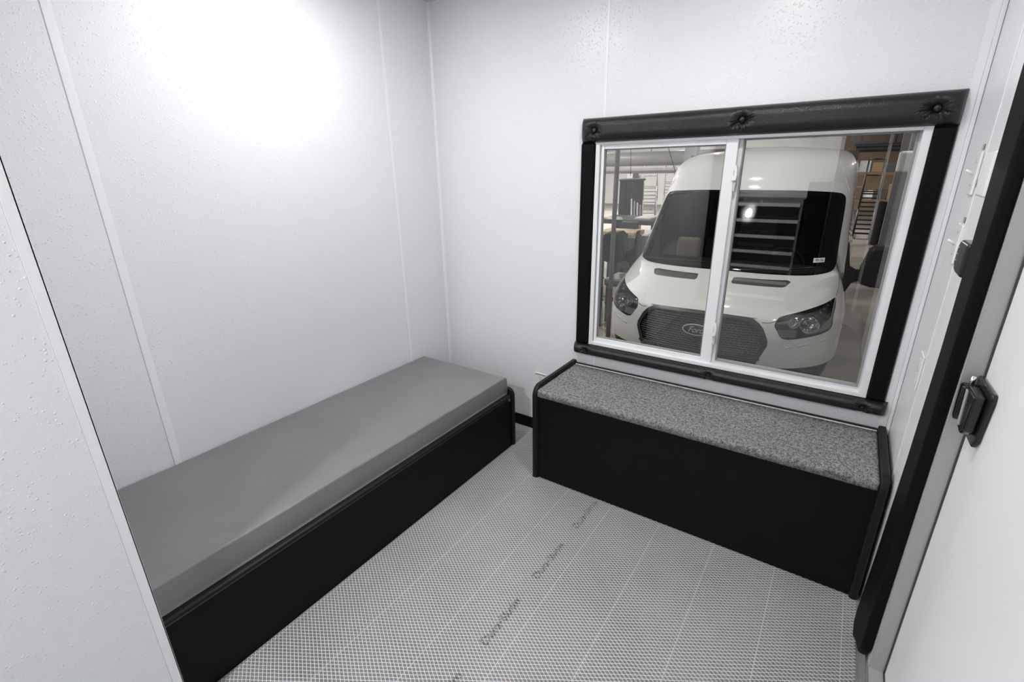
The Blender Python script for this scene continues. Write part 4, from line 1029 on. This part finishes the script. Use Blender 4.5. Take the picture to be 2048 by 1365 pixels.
# right: rack with cardboard, drums, column, white panel
t = empty('pallet_rack', (2.9, 20.0, GZ), 'tall brown pallet rack loaded with boxes behind the black rolling ladder', 'rack')
for x in (1.75, 3.4, 5.0):
    for y in (20.0, 20.9): B('upright', (x-.04, x+.04, y-.04, y+.04, GZ, 3.2), M_dkg, t)
for z in (.10, 1.02, 1.95, 2.9):
    B('shelf_beam', (1.70, 5.05, 19.97, 20.93, z, z+.09), P('orange_brown_beam', (0.20, 0.12, 0.07), 0.6), t)
k2 = 0
for z, h_ in ((.19, .55), (1.11, .5)):
    x = 1.85
    while x < 4.8:
        wd = .26+.2*rng.random(); hh = h_*(.5+.5*rng.random())
        if abs(x-3.4) > .06 and abs(x+wd-3.4) > .06 and not (x < 3.4 < x+wd):
            mt = (M_brn, M_wood, M_wht, M_dkg)[int(rng.integers(0, 4))]
            nm = {M_brn: 'brown', M_wood: 'tan', M_wht: 'white', M_dkg: 'dark grey'}[mt]
            o = B('carton', (x, x+wd-.03, 20.05, 20.6, z+.001, z+hh), mt, None, bevel=.01)
            tag(o, '%s carton on the %s shelf of the brown pallet rack' % (nm, 'lower' if z < 1 else 'upper'), 'box', '%s cartons on the %s rack shelf' % (nm, 'lower' if z < 1 else 'upper'))
        x += wd+.02
t = empty('steel_column', (3.2, 10.6, GZ), 'pale grey building column at the right edge of the window view', 'column')
d_ = dims(1794, 1801, 260, 400, 10.6); B('shaft', (d_[0], d_[0]+.14, 10.6, 10.75, GZ, 5.6), M_mdg, t); B('foot_plate', (d_[0]-.06, d_[0]+.2, 10.54, 10.81, GZ, GZ+.02), M_mdg, t)
for (px0, px1, py0, lb) in ((1748, 1770, 404, 'black drum right of the van behind the black ladder'), (1776, 1798, 410, 'black drum at the right edge of the window view')):
    d_ = dims(px0, px1, py0, 470, 15.5); xm = (d_[0]+d_[1])/2; r_ = (d_[1]-d_[0])/2
    t = empty('drum', (xm, 15.5, GZ), lb, 'drum')
    bm = bmesh.new(); bmesh.ops.create_cone(bm, segments=28, radius1=r_, radius2=r_, depth=d_[3]-GZ, cap_ends=True, matrix=Matrix.Translation((xm, 15.9, (d_[3]+GZ)/2))); mk('barrel', bm, M_blk, t, bevel=.01)
    for z in (GZ+.3, GZ+.7, d_[3]-.02):
        bm = bmesh.new(); tube(bm, [(xm+r_*math.cos(q_), 15.9+r_*math.sin(q_), z) for q_ in [2*math.pi*i/28 for i in range(29)]], .012, 6, cap=False); mk('hoop', bm, M_blk, t, smooth=True)
d_ = dims(1796, 1826, 302, 345, 9.6)
t = empty('white_tank', (3.0, 9.8, GZ), 'white upright panel on a stand at the right edge of the window', 'panel')
B('panel', (d_[0], d_[1]+.3, 9.6, 9.85, d_[2], d_[3]), M_wht, t, bevel=.05, seg=4); B('stand', (d_[0]+.1, d_[1]+.2, 9.65, 9.8, GZ, d_[2]), M_dkg, t)
# roof steelwork
for i, y in enumerate((4.5, 7.5, 10.8, 14.5)):
    t = empty('roof_truss', (-2, y, 5.0), ('nearest', 'second', 'third', 'farthest')[i]+' dark steel truss crossing under the workshop roof', 'truss')
    B('bottom_chord', (-15.9, 11.9, y-.06, y+.06, 4.75, 4.87), M_dkg, t); B('top_chord', (-15.9, 11.9, y-.06, y+.06, 5.45, 5.57), M_dkg, t)
    bm = bmesh.new(); x = -15.5; up = False
    while x < 11.2:
        tube(bm, [(x, y, 5.5 if up else 4.8), (x+.7, y, 4.8 if up else 5.5)], .025, 6); x += .7; up = not up
    mk('web_bars', bm, M_dkg, t)
for py, Y, lb in ((292, 11.0, 'upper dark pipe run high on the right of the van'), (300, 11.3, 'lower dark pipe run high on the right of the van')):
    z = at(1740, py, Y)[2]; t = empty('overhead_pipe', (3, Y, z), lb, 'pipe')
    T('pipe', [(1.75, Y, z), (11.9, Y, z)], .05, M_blk, t, 12); T('pipe_hanger', [(2.4, Y, z), (2.4, Y, 5.6)], .01, M_dkg, t, 6); T('pipe_hanger', [(6.4, Y, z), (6.4, Y, 5.6)], .01, M_dkg, t, 6)
t = empty('mezzanine_panel', (3, 14, GZ), 'dark brown mezzanine wall high behind the right of the van', 'mezzanine')
B('front', (1.4, 11.5, 21.5, 21.6, 2.2, 4.6), P('dark_brown_board', (0.10, 0.08, 0.065), 0.7), t); B('deck', (1.4, 11.5, 21.5, 24, 2.1, 2.2), M_dkg, t)
for x in (1.5, 5.0, 8.5, 11.4): B('mezzanine_post', (x-.06, x+.06, 21.5, 21.62, GZ, 2.1), M_dkg, t)
for (px, py0, py1, Y, lb) in ((1262, 292, 352, 7.0, 'thin dark cable hanging left of the grey ladder'), (1335, 290, 345, 6.0, 'thin slanting cable beside the left edge of the van roof')):
    p0 = at(px, py0, Y); p1 = at(px-1 if px < 1300 else px+16, py1, Y)
    o = T('hanging_cable', [(p0[0]-(0.0), Y, 5.6), (p0[0], Y, p0[2]), (p1[0], Y, p1[2])], .006, M_dkg, None, 6); tag(o, lb, 'cable')
